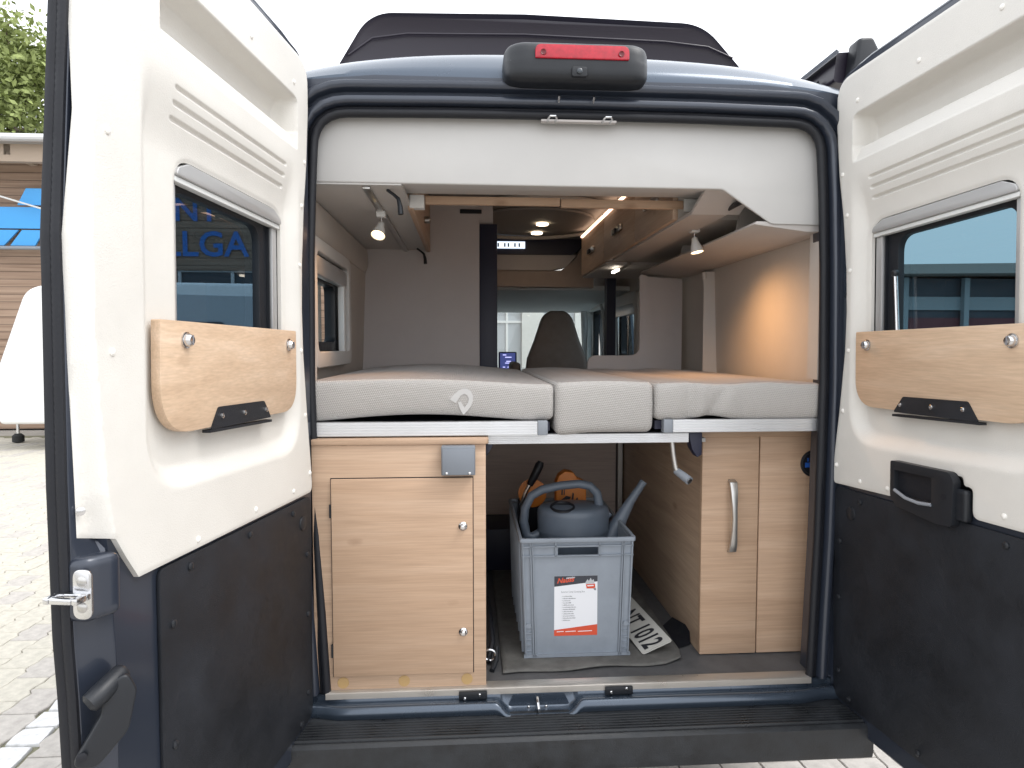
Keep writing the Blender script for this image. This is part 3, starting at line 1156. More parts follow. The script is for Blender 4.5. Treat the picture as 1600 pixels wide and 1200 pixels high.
# awning rail along the right roof edge
aw = thing('roof_awning', (1.03, 1.6, 2.58), 'dark awning case on the right roof edge above the right door', 'awning')
ap = rpoly([(1.045, 2.60), (1.13, 2.60), (1.145, 2.69), (1.115, 2.745), (1.06, 2.74)], .02, 5)
MB().prism(ap, .29, .36).build('end_cap', 'black_plastic', aw, bevel=.012, seg=3)
MB().prism(rpoly([(1.01, 2.61), (1.10, 2.605), (1.12, 2.68), (1.08, 2.72), (1.02, 2.715)], .015, 4), .362, 3.8).build('case', 'poproof', aw)
MB().prism([(.985, 2.70), (1.012, 2.726), (1.02, 2.72), (.995, 2.69)], .30, 3.8).build('front_rail', 'alu', aw)
for yy in (.45, 2.0, 3.5):
    MB().prism([(.84, 2.47), (.90, 2.47), (1.02, 2.61), (1.0, 2.65)], yy, yy+.06).build('bracket', 'black_plastic', aw)

# sill, strip, step
def sill_row(x):
    ax = abs(x+.11)
    k = 1-float(sstep(.085, .135, np.array(ax)))
    dz, dy = -.034*k, -.014*k
    crn = float(sstep(.70, .80, np.array(abs(x))))
    pr = [(-.048, .590), (-.054, .586), (-.056, .570-.018*k), (-.064, .566-.022*k), (-.072, .570+dz), (-.080, .574+dz), (-.090, .570+dz), (-.097, .560+dz), (-.098, .545+dz*.6), (-.090, .532+dz*.3), (-.05, .528)]
    return [(x, y+(dy if i >= 4 else 0)+.02*crn, z) for i, (y, z) in enumerate(pr)]


mb = MB()
mb.sweep(None, sill_row, np.concatenate([np.linspace(-.86, -.30, 16), np.linspace(-.29, .07, 40), np.linspace(.09, .86, 20)]))
sill = mb.build('rear_sill', 'paint', van, ang=50)
MB().prism([(-.016, .598), (-.016, .6045), (-.050, .6035), (-.0555, .600), (-.0565, .583), (-.0535, .583), (-.052, .598)], -.756, .757, 'X').build('sill_strip', 'alu_strip', van)
for xx in (-.312, .139):
    pl = MB().box(xx-.043, xx+.043, -.066, -.0575, .572, .597).build('catch_block', 'black_plastic', sill, bevel=.002)
for xx, zz in ((-.337, .578), (-.292, .588), (.114, .582), (.162, .592)):
    MB().lathe([(.0052, 0), (.0052, .003), (.003, .005)], (xx, -.066, zz), (0, -1, 0), 10).build('sill_bolt', 'steel', sill)
MB().prism(rpoly([(-.205, .548), (-.015, .548), (-.03, .578), (-.19, .578)], .006, 3), -.062, -.057).build('latch_plate', 'paint', sill)
MB().tube([(-.115, -.064, .572), (-.115, -.085, .566), (-.113, -.092, .553), (-.112, -.084, .538), (-.112, -.064, .535)], .0045, 8).build('latch_loop', 'steel', sill)
for xx in (-.142, -.088):
    MB().lathe([(.005, 0), (.005, .003), (.003, .005)], (xx, -.066, .545), (0, -1, 0), 10).build('sill_bolt', 'steel', sill)
DZ = .018
prof = [(-.05, .522), (-.106, .520)]
y = -.110
for i in range(7):
    prof += [(y, .5175), (y-.0025, .5245), (y-.0065, .5245), (y-.009, .5175)]
    y -= .0135
prof += [(y-.004, .520), (-.213, .518), (-.220, .510), (-.224, .442), (-.218, .420), (-.20, .412), (-.05, .412)]
mb = MB().prism([(a, b+DZ) for a, b in prof], -.86, .86, 'X')
mb.build('rear_step', 'step_plastic', van, ang=30)
MB().box(-.86, .86, -.03, 4.3, .46, .53).build('underbody', 'black_plastic', van)
MB().box(.245, .26, -.17, -.10, .41, .432).build('step_clip', 'black_plastic', van)
for xx in (-.98, .76):
    for yy in (.95, 4.6):
        wh = MB().lathe([(0.14, 0), (0.30, 0.0), (0.34, .03), (0.34, .19), (.30, .22), (.14, .22)], (xx, yy, 0.34), (1, 0, 0), 24).build('wheel', 'tyre', van)
        MB().lathe([(0.03, 0), (.20, .01), (.20, .23), (.03, .24)], (xx-.01, yy, 0.34), (1, 0, 0), 20).build('rim', 'grey_cap', wh)

# hinge and latch hardware in the jamb beside the right door
hg = MB().prism(rpoly([(.835, 1.02), (.875, 1.02), (.875, 1.19), (.835, 1.21)], .01, 3), -.075, -.03).build('hinge', 'paint', van, bevel=.003)
MB().lathe([(.013, 0), (.013, .09), (.009, .10)], (.852, -.085, 1.05), (0, 0, 1), 12).build('hinge_pin', 'black_plastic', hg)
inst(hg, Vector(ORG[hg.name])+Vector((0, 0, -.26)), van)
inst(hg, Vector(ORG[hg.name])+Vector((0, 0, .78)), van)
MB().prism(rrect(.832, .868, .89, .945, .008), -.06, -.03).build('jamb_plug', 'black_plastic', van, bevel=.003)
MB().prism(rrect(.838, .862, .70, .79, .006), -.05, -.03).build('jamb_cover', 'grey_cap', van, bevel=.002)
MB().lathe([(.010, 0), (.010, .008), (.005, .012)], (.852, -.036, 1.115), (0, -1, 0), 12).build('jamb_bolt', 'steel', van)
# ================================================================ rear doors
def door_frame(side, ang, ox, oy):
    a = R(ang)
    v = Vector((0, .029, 1)).normalized()
    u = Vector((side*math.sin(a), -math.cos(a), 0))
    u = (u-v*u.dot(v)).normalized()
    n = u.cross(v)*(-1 if side < 0 else 1)
    o_ = Vector((ox, oy, 1.6))
    return lambda uu, vv, ww: o_+u*uu+v*(vv-1.6)+n*ww


DL = door_frame(-1, 9, -.79, -.10)
DR = door_frame(1, 4, .823, -.073)

HINGE = [(1.222, -.050), (1.28, -.046), (1.45, -.018), (1.63, .006), (1.75, .012), (1.88, .008), (2.04, -.008), (2.17, -.030), (2.33, -.045)]
CREASE = [(1.2, .745), (1.30, .803), (1.38, .820), (1.60, .842), (1.8, .847), (2.0, .838), (2.2, .818), (2.5, .80)]
UI = [(.5, .785), (1.1, .79), (1.217, .80), (1.35, .822), (1.6, .838), (1.8, .843), (2.2, .815), (2.5, .797)]
UO = [(.5, .832), (.9, .838), (1.05, .846), (1.15, .854), (1.4, .861), (1.8, .862), (2.2, .836), (2.5, .817)]
HOLE = rrect(.085, .575, 1.50, 2.010, .060, 8)
SDH = rpoly([(-.062, .50), (.785, .50), (.79, 1.1), (.80, 1.217), (.838, 1.6), (.843, 1.8), (.815, 2.2), (.797, 2.482), (-.062, 2.482), (-.062, 2.3)], [.02, 0, 0, 0, 0, 0, 0, 0, .14, 0], 8)

for side, D in ((-1, DL), (1, DR)):
    left = side < 0
    # painted shell
    mb = MB(D)
    plate(mb, SDH, [rrect(.075, .585, 1.49, 2.02, .055, 8)], -.092, -.086, gU)
    plate(mb, SDH, [rpoly([(-.018, 1.25), (.74, 1.25), (.80, 1.36), (.825, 1.6), (.828, 1.8), (.80, 2.2), (.785, 2.44), (-.018, 2.44)], [.03, .03, 0, 0, 0, 0, .03, .10], 6)], -.0855, -.012, gU)
    rows = []
    for v_ in np.linspace(.50, 2.482, 60):
        ui, uo = float(lerp(UI, v_)), float(lerp(UO, v_))
        k_ = 0 if v_ < 1.30 else .012
        rows.append([(ui-k_, v_, -.0125-k_), (ui+.006-k_, v_, -.0135-k_*2), (uo-.012, v_, -.036), (uo-.004, v_, -.039), (uo+.000, v_, -.045), (uo-.003, v_, -.076), (ui-.02, v_, -.0925)])
    mb.sweep(None, lambda r_: r_, rows)
    door = mb.build('rear_door', 'paint_inner', van, ang=30, weld=False)
    door['label'] = ('left' if left else 'right')+' rear door, cream trim above and black panel below'
    # ribbed rubber seal down the free edge
    mb = MB(D)
    rows = []
    for i, v_ in enumerate(np.linspace(.505, 2.478, 330)):
        uo = float(lerp(UO, v_))
        rb = .0016 if i % 2 else 0
        rows.append([(uo-.004, v_, -.0405), (uo+.003, v_, -.0405), (uo+.0065-rb, v_, -.045), (uo+.007-rb, v_, -.052), (uo+.004, v_, -.056), (uo+.0075, v_, -.061), (uo+.006, v_, -.070), (uo+.0, v_, -.073), (uo-.01, v_, -.0735)])
    mb.sweep(None, lambda r_: r_, rows)
    mb.build('edge_seal', 'rubber', door, ang=50)
    mb = MB(D)
    mb.tube([(-.062, .52, -.02), (-.064, 1.2, -.02), (-.064, 2.30, -.02), (-.045, 2.42, -.02), (0.0, 2.474, -.02), (.1, 2.484, -.02), (.795, 2.484, -.02)], .009, 8)
    mb.tube([(-.062, .52, -.02), (-.03, .498, -.02), (.785, .498, -.02)], .009, 8)
    mb.build('shell_rim', 'paint_inner', door, ang=60)
    # lower black panel
    if left:
        lp = rpoly([(-.046, .555), (.668, .555), (.676, .9), (.680, 1.210), (-.046, 1.210)], [.04, .03, 0, .02, .03], 5)
    else:
        lp = rpoly([(-.040, .552), (.70, .552), (.705, .9), (.71, 1.212), (-.040, 1.212)], [.04, .03, 0, .02, .03], 5)
    mb = MB(D)
    mb.prism(lp, -.0115, -.004, 'Z')
    mb.build('lower_panel', 'black_panel', door, bevel=.0015)
    # cream upper trim with pocket, grooves, bowl and window cut-out
    out = [(-.050, 1.222)]
    if left:
        out += [(.742, 1.217), (.775, 1.262), (.800, 1.300), (.846, 1.312)]
    else:
        out += [(.224, 1.228), (.224, 1.322), (.462, 1.322), (.462, 1.300), (.490, 1.300), (.490, 1.228), (.742, 1.228), (.800, 1.300), (.846, 1.312)]
    out += [(.856, 1.6), (.860, 1.8), (.833, 2.2), (.814, 2.462), (-.045, 2.462), (-.045, 2.33)]
    out += [(u_, v_) for v_, u_ in HINGE[::-1][1:-1]]
    rr = []
    for q in out:
        rr.append(.11 if q == (-.045, 2.462) else (.02 if q[1] < 1.33 and q[0] < .72 else 0.0))
    outl = rpoly(out, rr, 7)

    def height(U, V):
        H = np.zeros_like(U)
        dh = sdf_poly(HOLE, U, V)
        # bowl
        d = sdf_poly(rpoly([(.028, 1.348), (.722, 1.348), (.722, 2.6), (.028, 2.6)], [.13, .13, .05, .05], 10), U, V)
        fade = 1-sstep(2.0, 2.16, V)
        hin = sstep(.0, -.050, d)
        H -= .027*hin*fade
        # grooves
        for vc in (2.132, 2.103, 2.073):
            du = np.maximum(np.maximum(.110-U, U-.603), 0)
            dd = np.sqrt(du*du+(V-vc)**2)
            H -= .0065*(1-sstep(.002, .0058, dd))
        # pocket
        dp = sdf_poly(rpoly([(.036, 2.193), (.655, 2.193), (.655, 2.335), (.036, 2.335)], [.012, .03, .035, .02], 8), U, V)
        k = sstep(.001, -.005, dp)
        band = np.clip((V-2.195)/.046, 0, 1)
        deep = sstep(2.238, 2.246, V)*sstep(.002, -.012, dp)
        H -= k*(.004+.020*band)
        H -= .048*deep*(1-.35*sstep(2.29, 2.335, V))
        # roll-over towards the free edge
        e_ = U-lerp(CREASE, V)
        H -= np.clip(np.where(e_ > 0, e_*2.6-.006*(1-np.exp(-e_/.006)), 0), 0, .034)
        # edge softening
        H -= .003*sstep(.008, 0, dh)
        ho = -sdf_poly(outl, U, V)
        H -= .002*sstep(.006, 0, ho)
        return H
    us = np.arange(-.064, .884, .0042)
    vv_ = np.concatenate([np.arange(1.205, 2.06, .0045), np.arange(2.06, 2.146, .0016), np.arange(2.146, 2.345, .003), np.arange(2.345, 2.475, .005)])
    mb = MB(D)
    hf(mb, us, vv_, outl, [HOLE], height, gU, skirt=.010)
    mb.build('trim_panel', 'trim', door, ang=55, weld=False)
    # trim screws
    src = MB(D).lathe([(.0072, 0), (.0066, .0028), (.004, .0046), (.0015, .0052)], (.0, 1.9, .0), (0, 0, 1), 12).build('trim_screw', 'trim_screw', door, origin=D(.0, 1.9, .0))
    pts = [(-.028, 1.28), (.0, 1.450), (.024, 1.634), (.028, 1.874), (.012, 2.043), (-.012, 2.172), (.055, 2.372), (.300, 2.378), (.550, 2.383), (.085, 1.247), (.305, 1.244) if left else (.202, 1.247), (.556, 1.236) if left else (.577, 1.253), (.806, 1.979), (.804, 1.614)]
    src.location = D(*pts[0], .0)-ORG[door.name]
    ORG[src.name] = D(*pts[0], 0)
    for q in pts[1:]:
        inst(src, D(*q, -.001), door)
    # rubber plugs on the lower panel
    def plug(u_, v_, r_):
        return MB(D).lathe([(r_, 0), (r_*.96, .003), (r_*.6, .0055), (r_*.2, .006)], (u_, v_, -.004), (0, 0, 1), 16).build('panel_plug', 'black_plastic', door)
    plug(.040 if not left else .017, 1.142, .020)
    for q in ((.580, 1.188), (.329, 1.188), (.640, 1.094), (.082, 1.184), (-.012, 1.045), (-.015, .870), (-.012, .640), (.04, .572), (.325, .572), (.640, .857)):
        if not left and q == (.329, 1.188):
            continue
        plug(q[0], q[1], .0085)
    # window: cassette, guide rails, black frame, pane
    mb = MB(D)
    plate(mb, rrect(.070, .590, 1.485, 2.025, .06, 8), [rrect(.165, .548, 1.56, 1.952, .045, 8)], -.072, -.052, gU)
    mb.build('window_frame', 'black_plastic', door, bevel=.003)
    mb = MB(D)
    mb.prism(rrect(.080, .580, 1.495, 2.015, .055, 6), -.084, -.0725, 'Z')
    mb.build('window_pane', 'glass_tint_dark' if left else 'glass_tint', door)
    mb = MB(D)
    mb.prism(rpoly([(.088, 1.974), (.573, 1.974), (.566, 1.990), (.53, 2.006), (.135, 2.006), (.096, 1.990)], .012, 4), -.046, -.024, 'Z')
    mb.build('blind_cassette', 'blind', door, bevel=.005, seg=3)
    MB(D).box(.090, .571, 1.962, 1.9735, -.050, -.030).build('blind_lip', 'white_plastic', door, bevel=.002)
    for u0, u1 in ((.092, .118), (.556, .571)):
        MB(D).box(u0, u1, 1.535, 1.9615, -.050, -.038).build('blind_rail', 'blind', door, bevel=.002)
    MB(D).box(.121, .126, 1.54, 1.96, -.0515, -.044).build('blind_rail', 'black_plastic', door)
    if not left:
        MB(D).tube([(.184, 1.53, -.046), (.166, 1.842, -.044)], .006, 10).build('window_stay', 'steel', door)
        MB(D).lathe([(.006, 0), (.011, .004), (.011, .012), (.006, .016)], (.165, 1.848, -.052), (0, 0, 1), 12).build('stay_knob', 'black_plastic', door)
    if left:
        # striker on the free edge
        mb = MB(D)
        rbox(mb, .800, .858, 1.176, 1.282, -.040, .012, .014, 5, 8, 4, lambda a, b, c: (a, b, c-.42*(a-.80)))
        mb.build('striker_block', 'paint_inner', door, ang=60)
        mb = MB(lambda a, b, c: D(b, c, a))
        mb.prism(rrect(-.031, .001, 1.186, 1.266, .0145, 8), .859, .863, 'Y')
        st = mb.build('striker_plate', 'steel', door, bevel=.001)
        for v_ in (1.205, 1.247):
            MB(D).lathe([(.0085, 0), (.0085, .001), (.005, .003)], (.863, v_, -.015), (1, 0, 0), 14).build('striker_screw', 'nickel', door)
        mb = MB(D)
        if True:
            mb.box(.862, .872, 1.219, 1.230, -.040, .000)
            mb.box(.872, .894, 1.219, 1.230, -.010, .000)
            mb.box(.872, .894, 1.219, 1.230, -.058, -.048)
            mb.box(.885, .894, 1.2195, 1.2295, -.0475, -.0105)
            mb.box(.862, .8725, 1.2195, 1.2295, -.058, -.0405)
        mb.build('striker_loop', 'steel', door, bevel=.0025, weld=False)
        # door stay lever
        mb = MB(lambda a, b, c: D(.842-.75*(a+.030)+.002+c*.8, b, a+c*.62))
        lv = rpoly([(-.046, .945), (-.018, .935), (.020, .985), (.030, 1.050), (.018, 1.085), (-.006, 1.065), (-.012, 1.02)], [.014, .016, .05, .03, .014, .012, .03], 8)
        mb.prism(lv, 0, .016, 'Z')
        mb.build('stay_lever', 'black_plastic', door, bevel=.004, seg=3)
        MB(D).tube([(.800, 1.078, .010), (.806, 1.075, .008), (.845, 1.055, -.004), (.858, 1.048, -.010), (.861, 1.046, -.012)], [.011, .016, .0175, .016, .010], 16).build('lever_knob', 'black_plastic', door)
        MB(D).lathe([(.008, 0), (.008, .003), (.004, .004)], (.862, .962, -.022), (.78, 0, .62), 14).build('lever_pin', 'rubber', door)
        MB(D).lathe([(.012, 0), (.012, .004), (.007, .007)], (.835, .905, -.034), (.78, 0, .62), 14).build('edge_bolt', 'steel', door)
        MB(D).lathe([(.007, 0), (.007, .002), (.003, .003)], (.846, 1.356, -.028), (.8, 0, .6), 12).build('edge_screw', 'steel', door)
    else:
        # inner pull handle
        mb = MB(D)
        rbox(mb, .440, .484, 1.215, 1.292, -.010, .012, .008, 4, 6, 3)
        mb.build('handle_base', 'black_plastic', door, ang=60)
        ho = rpoly([(.240, 1.332), (.240, 1.235), (.262, 1.212), (.40, 1.196), (.452, 1.199), (.456, 1.310), (.442, 1.330)], [.008, .02, .02, .05, .012, .02, .02], 6)
        hh = rpoly([(.256, 1.308), (.256, 1.252), (.300, 1.243), (.388, 1.243), (.388, 1.308)], [.006, .012, .02, .006, .006], 5)
        mb = MB(D)
        plate(mb, ho, [hh], .000, .021, gU)
        hd = mb.build('pull_handle', 'black_plastic', door, bevel=.004, seg=3)
        mb = MB(D)
        mb.prism(rpoly([(.25, 1.315), (.25, 1.24), (.395, 1.235), (.395, 1.315)], .004, 3), -.004, .008, 'Z')
        mb.build('handle_cup', 'rubber', door)
        MB(D).tube([(.256, 1.254, .020), (.30, 1.240, .022), (.345, 1.236, .022), (.388, 1.240, .021)], .0045, 8).build('handle_lip', 'grey_cap', door)
        MB(D).lathe([(.008, 0), (.008, .001), (.002, .0012)], (.427, 1.268, .0208), (0, 0, 1), 14).build('lock_hole', 'rubber', door)

    # fold-down table leaf hung on the door
    at = D(.366, 1.46, 0)
    sh_ = thing('fold_down_shelf', at, 'pale oak folding shelf hung on the %s rear door below its window' % ('left' if left else 'right'), 'shelf', 'folding shelves on the rear doors')
    bd = rpoly([(.060, 1.688), (.060, 1.470), (.677, 1.458), (.674, 1.678)], [.004, .085, .10, .004], 10)
    MB(D).prism(bd, -.018, .001, 'Z').build('board', 'oak_shelf', sh_, bevel=.0015, origin=at)
    bk = [(.508, 1.4565), (.476, 1.503), (.262, 1.505), (.226, 1.462)]
    br = MB(D).prism(rpoly(bk, [.003, .01, .01, .003], 4), .0012, .0040, 'Z').build('bracket', 'black_panel', sh_)
    MB(D).box(.222, .512, 1.4500, 1.4562, -.014, .0040).build('bracket_lip', 'black_panel', br)
    for u_ in (.464, .364, .254):
        MB(D).lathe([(.0062, 0), (.0058, .003), (.003, .0048)], (u_, 1.483, .0040), (0, 0, 1), 12).build('bracket_screw', 'steel', br)
    for u_, v_ in ((.592, 1.642), (.112, 1.648)):
        kb = MB(D).lathe([(.0165, 0), (.0165, .003), (.013, .004), (.0125, .010), (.009, .0145), (.003, .016)], (u_, v_, .001), (0, 0, 1), 20).build('knob', 'steel', sh_)
        MB(D).box(u_-.0012, u_+.0012, v_-.010, v_+.010, .0165, .0176).build('knob_slot', 'ink_grey', kb)
# ================================================================ interior of the van
FZ = .598
MB().box(-.87, .87, -.018, 4.3, .56, FZ).build('floor', 'floor', van)
LIN = [(.55, .85), (1.3, .868), (1.6, .855), (1.95, .842), (2.15, .835), (2.42, .79)]
for sd in (-1, 1):
    mb = MB()
    hf(mb, np.linspace(.02, 4.3, 120), np.linspace(.56, 2.42, 56), [(.02, .56), (4.3, .56), (4.3, 2.42), (.02, 2.42)], SIDE_HOLES[sd], lambda a, b: -lerp(LIN, b), lambda a, b, c: (-sd*c, a, b), skirt=0)
    mb.build('wall_lining', 'lining', van, ang=50)
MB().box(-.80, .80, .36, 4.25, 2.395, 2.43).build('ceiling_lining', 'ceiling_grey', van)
# cream header across the top of the opening; lower lobe on the right
hd = [(-.80, 2.144), (.462, 2.141)] + rpoly([(.462, 2.141), (.480, 2.141), (.640, 2.034), (.81, 2.032)], [0, .035, .035, 0], 5)[1:]
hd += [(.81, 2.12), (.786, 2.28), (.75, 2.345), (.4, 2.372), (-.4, 2.372), (-.75, 2.348), (-.79, 2.28)]
hd2 = hd
mb = MB()
n = len(hd2)
mb.add([(a, .040, b) for a, b in hd2]+[(a, .335, max(b, 2.180)) for a, b in hd2], [tuple(range(n)), tuple(range(n, 2*n))]+[(i, (i+1) % n, n+(i+1) % n, n+i) for i in range(n)])
mb.build('header_panel', 'lining_pale', van, bevel=.006, seg=3)
# side jamb linings between seal and furniture
for sd in (-1, 1):
    MB().prism([(sd*.800, 1.54), (sd*.800, 2.30), (sd*.87, 2.30), (sd*.87, 1.54)], .035, .10).build('jamb_lining', 'lining', van)

# left side window: frame, pane, blind
wfr = MB()
plate(wfr, rrect(.15, .84, 1.575, 2.01, .05, 6), [rrect(.20, .79, 1.63, 1.965, .04, 6)], -.845, -.815, gX)
wf = wfr.build('side_window', 'lining_pale', van, bevel=.005, seg=3)
m2 = MB()
plate(m2, rrect(.17, .82, 1.59, 1.99, .05, 6), [rrect(.235, .70, 1.665, 1.885, .035, 6)], -.90, -.858, gX)
m2.build('window_frame', 'black_plastic', wf, bevel=.004)
MB().prism(rrect(.18, .81, 1.60, 1.985, .05, 6), -.945, -.935, 'X').build('window_pane', 'glass_side', wf)
MB().box(-.857, -.822, .205, .785, 1.89, 1.955).build('blind_cassette', 'blind', wf, bevel=.008)
MB().box(-.85, -.825, .725, .765, 1.60, 1.955).build('blind_rail', 'white_plastic', wf, bevel=.003)
# right forward window and cab door windows
for sd, nm, hole in ((1, 'sliding_door_window', (2.40, 3.12, 1.52, 1.975)), (1, 'cab_door_window', (3.40, 4.20, 1.42, 2.0)), (-1, 'cab_door_window', (3.35, 4.15, 1.42, 2.0))):
    a0, a1, b0, b1 = hole
    m2 = MB()
    plate(m2, rrect(a0-.05, a1+.05, b0-.05, b1+.05, .08, 6), [rrect(a0+.03, a1-.03, b0+.03, b1-.03, .06, 6)], sd*.80, sd*.84, gX)
    f_ = m2.build(nm, 'lining_pale' if nm[0] == 's' else 'cab_grey', van, bevel=.006)
    m2 = MB()
    plate(m2, rrect(a0-.01, a1+.01, b0-.01, b1+.01, .08, 6), [rrect(a0+.07, a1-.07, b0+.07, b1-.05, .05, 6)], sd*.86, sd*.90, gX)
    m2.build('window_frame', 'black_plastic', f_)
    MB().prism(rrect(a0, a1, b0, b1, .08, 6), sd*.925, sd*.935, 'X').build('window_pane', 'glass_side', f_)
MB().box(.80, .825, 2.44, 3.08, 1.87, 1.95).build('blind_roll', 'blind', van, bevel=.01)

# left overhead locker
lk = thing('overhead_locker', (-.68, .8, 2.14), 'cream overhead locker along the left wall with a lamp track under it', 'locker')
MB().box(-.845, -.525, .045, 1.505, 2.140, 2.156).build('base_board', 'lining_pale', lk)
MB().box(-.532, -.512, .345, 1.505, 2.128, 2.39).build('front_board', 'cup_wood', lk, bevel=.002)
MB().box(-.845, -.532, 1.485, 1.505, 2.157, 2.39).build('end_board', 'lining_pale', lk)
MB().box(-.646, -.622, .06, 1.50, 2.130, 2.1395).build('lamp_track', 'nickel', lk, bevel=.002)
MB().box(-.655, -.613, 1.492, 1.512, 2.118, 2.139).build('track_end', 'white_plastic', lk, bevel=.002)
MB().tube([(-.845, 1.498, 2.134), (-.545, 1.498, 2.134)], .006, 8).build('edge_trim', 'black_plastic', lk)
MB().tube([(-.842, .05, 2.136), (-.842, 1.50, 2.136)], .006, 8).build('edge_trim', 'black_plastic', lk)
for yy in (.10, 1.35):
    MB().tube([(-.575, yy, 2.138), (-.555, yy, 2.124), (-.540, yy-.005, 2.110), (-.534, yy-.01, 2.085), (-.532, yy-.012, 2.060)], [.005, .005, .006, .008, .009], 8).build('stay_arm', 'black_plastic', lk)
MB().lathe([(.012, 0), (.016, .004), (.016, .022), (.010, .028)], (-.512, .95, 2.205), (1, 0, 0), 14).build('latch', 'nickel', lk)
MB().prism([(-.86, 2.02), (-.835, 2.02), (-.822, 2.06), (-.826, 2.128), (-.86, 2.128)], .06, 1.395).build('wall_coving', 'lining', lk)

# right overhead cupboards
cb = thing('overhead_cupboard', (.48, 1.3, 2.10), 'oak faced overhead cupboards along the right wall with LED strips', 'cupboard')
MB().box(.435, .78, .345, 2.275, 2.106, 2.395).build('carcass', 'lining', cb)
for y0, y1 in ((.345, .90), (.905, 1.565), (1.572, 2.28)):
    d_ = MB().box(.415, .434, y0, y1, 2.104, 2.345).build('door', 'cup_wood', cb, bevel=.002)
    yc = (y0+y1)/2
    MB().prism(rrect(yc-.10, yc+.10, 2.205, 2.235, .012), .402, .4145, 'X').build('door_inlay', 'nickel', d_, bevel=.002)
    MB().box(.390, .402, yc-.03, yc+.03, 2.20, 2.225).build('door_latch', 'black_plastic', d_, bevel=.003)
for y0, y1 in ((.40, 1.55), (1.585, 2.27)):
    MB().box(.408, .430, y0, y1, 2.349, 2.359).build('led_strip', 'led_glow', cb)
MB().box(.434, .56, .20, 1.42, 2.095, 2.1055).build('soffit', 'furn_grey', cb)
MB().prism([(.20, 2.0955), (.20, 2.108), (.062, 2.158), (.055, 2.150)], .434, .60, 'X').build('end_cover', 'furn_grey', cb)
MB().tube([(.556, .05, 2.112), (.556, 1.42, 2.112)], .009, 8).build('lamp_track', 'black_plastic', cb)
MB().box(.425, .79, 1.56, 2.275, 2.092, 2.1055).build('base_board', 'furn_grey', cb)
MB().box(.50, .515, 1.62, 1.76, 2.066, 2.078).build('reading_light', 'led_white', cb)
MB().tube([(.515, 1.60, 2.072), (.535, 1.56, 2.085), (.55, 1.52, 2.094)], .008, 8).build('light_arm', 'nickel', cb)
# open shelf below the cupboards
os_ = thing('wall_shelf', (.70, .75, 2.0), 'long open cream shelf with dividers high on the right wall', 'shelf')
MB().prism([(.585, 2.035), (.595, 2.046), (.84, 2.046), (.84, 2.013), (.76, 2.013)], .046, 1.45).build('shelf_board', 'furn_grey', os_, bevel=.004)
MB().box(.825, .84, .05, 1.45, 2.047, 2.39).build('back_board', 'lining', os_)
MB().box(.785, .824, .30, 1.45, 2.15, 2.39).build('upper_board', 'lining', os_)
for yy in (.32, .95):
    MB().prism([(.64, 2.047), (.824, 2.047), (.824, 2.149), (.66, 2.149)], yy, yy+.016).build('divider', 'furn_grey', os_)
MB().tube([(.79, 1.06, 2.0), (.812, 1.09, 1.90), (.828, 1.12, 1.55)], .011, 8).build('wall_rib', 'lining_pale', van)
MB().prism([(.79, 1.06), (.86, 1.06), (.86, 1.10), (.80, 1.10)], 1.40, 2.0, 'Z').build('wall_post', 'lining_pale', van)

# spot lamps


def spot(at, aim, label, power, cone):
    a = Vector(at)
    t_ = thing('spot_lamp', at, label, 'lamp', 'spot lamps above the bed')
    MB().box(a.x-.016, a.x+.016, a.y-.02, a.y+.02, a.z-.016, a.z+.006).build('lamp_clip', 'white_plastic', t_, bevel=.003)
    d = Vector(aim).normalized()
    n0 = a+Vector((0, 0, -.016))
    n1 = n0+Vector((0, 0, -.022))
    MB().tube([n0, n1], .004, 8).build('stem', 'steel', t_)
    hd_ = MB().lathe([(.008, 0), (.011, .003), (.014, .018), (.020, .034), (.025, .056), (.026, .060), (.0235, .058), (.022, .054)], n1-d*.004, d, 20).build('lamp_head', 'white_plastic', t_, ang=50)
    c = n1+d*.053
    MB().lathe([(.0215, 0), (.0215, .002), (.012, .004), (.004, .005)], c, d, 20).build('bulb', 'lamp_glow', t_)
    li = bpy.data.lights.new('bulb_light', 'SPOT')
    li.energy = power
    li.color = (1.0, .52, .21)
    li.spot_size = R(cone)
    li.spot_blend = 1.0
    li.shadow_soft_size = .05
    lo = bpy.data.objects.new('bulb_light', li)
    col.objects.link(lo)
    lo.parent = t_
    lo.location = c+d*.012-a
    lo.rotation_euler = (-d).to_track_quat('Z', 'Y').to_euler()
    return t_


spot((-.634, .42, 2.128), (-.16, -.58, -.9), 'lit spot lamp hanging from the track under the left locker', 5.5, 95)
spot((.556, .52, 2.104), (.16, -.16, -1), 'lit spot lamp hanging under the cupboards on the right', 11.0, 150)

# board across behind the header, two oak fronts with white end brackets
rb = thing('roof_crossboard', (0, .345, 2.14), 'narrow oak crossboard in two lengths behind the cream header', 'board')
MB().box(-.470, .005, .338, .357, 2.146, 2.174).build('board', 'oak', rb, bevel=.002)
MB().box(.009, .452, .338, .357, 2.141, 2.170).build('board', 'oak', rb, bevel=.002)
for xx in (-.500, .480):
    MB().box(xx-.026, xx+.026, .3365, .38, 2.132, 2.178).build('end_bracket', 'white_plastic', rb, bevel=.003)

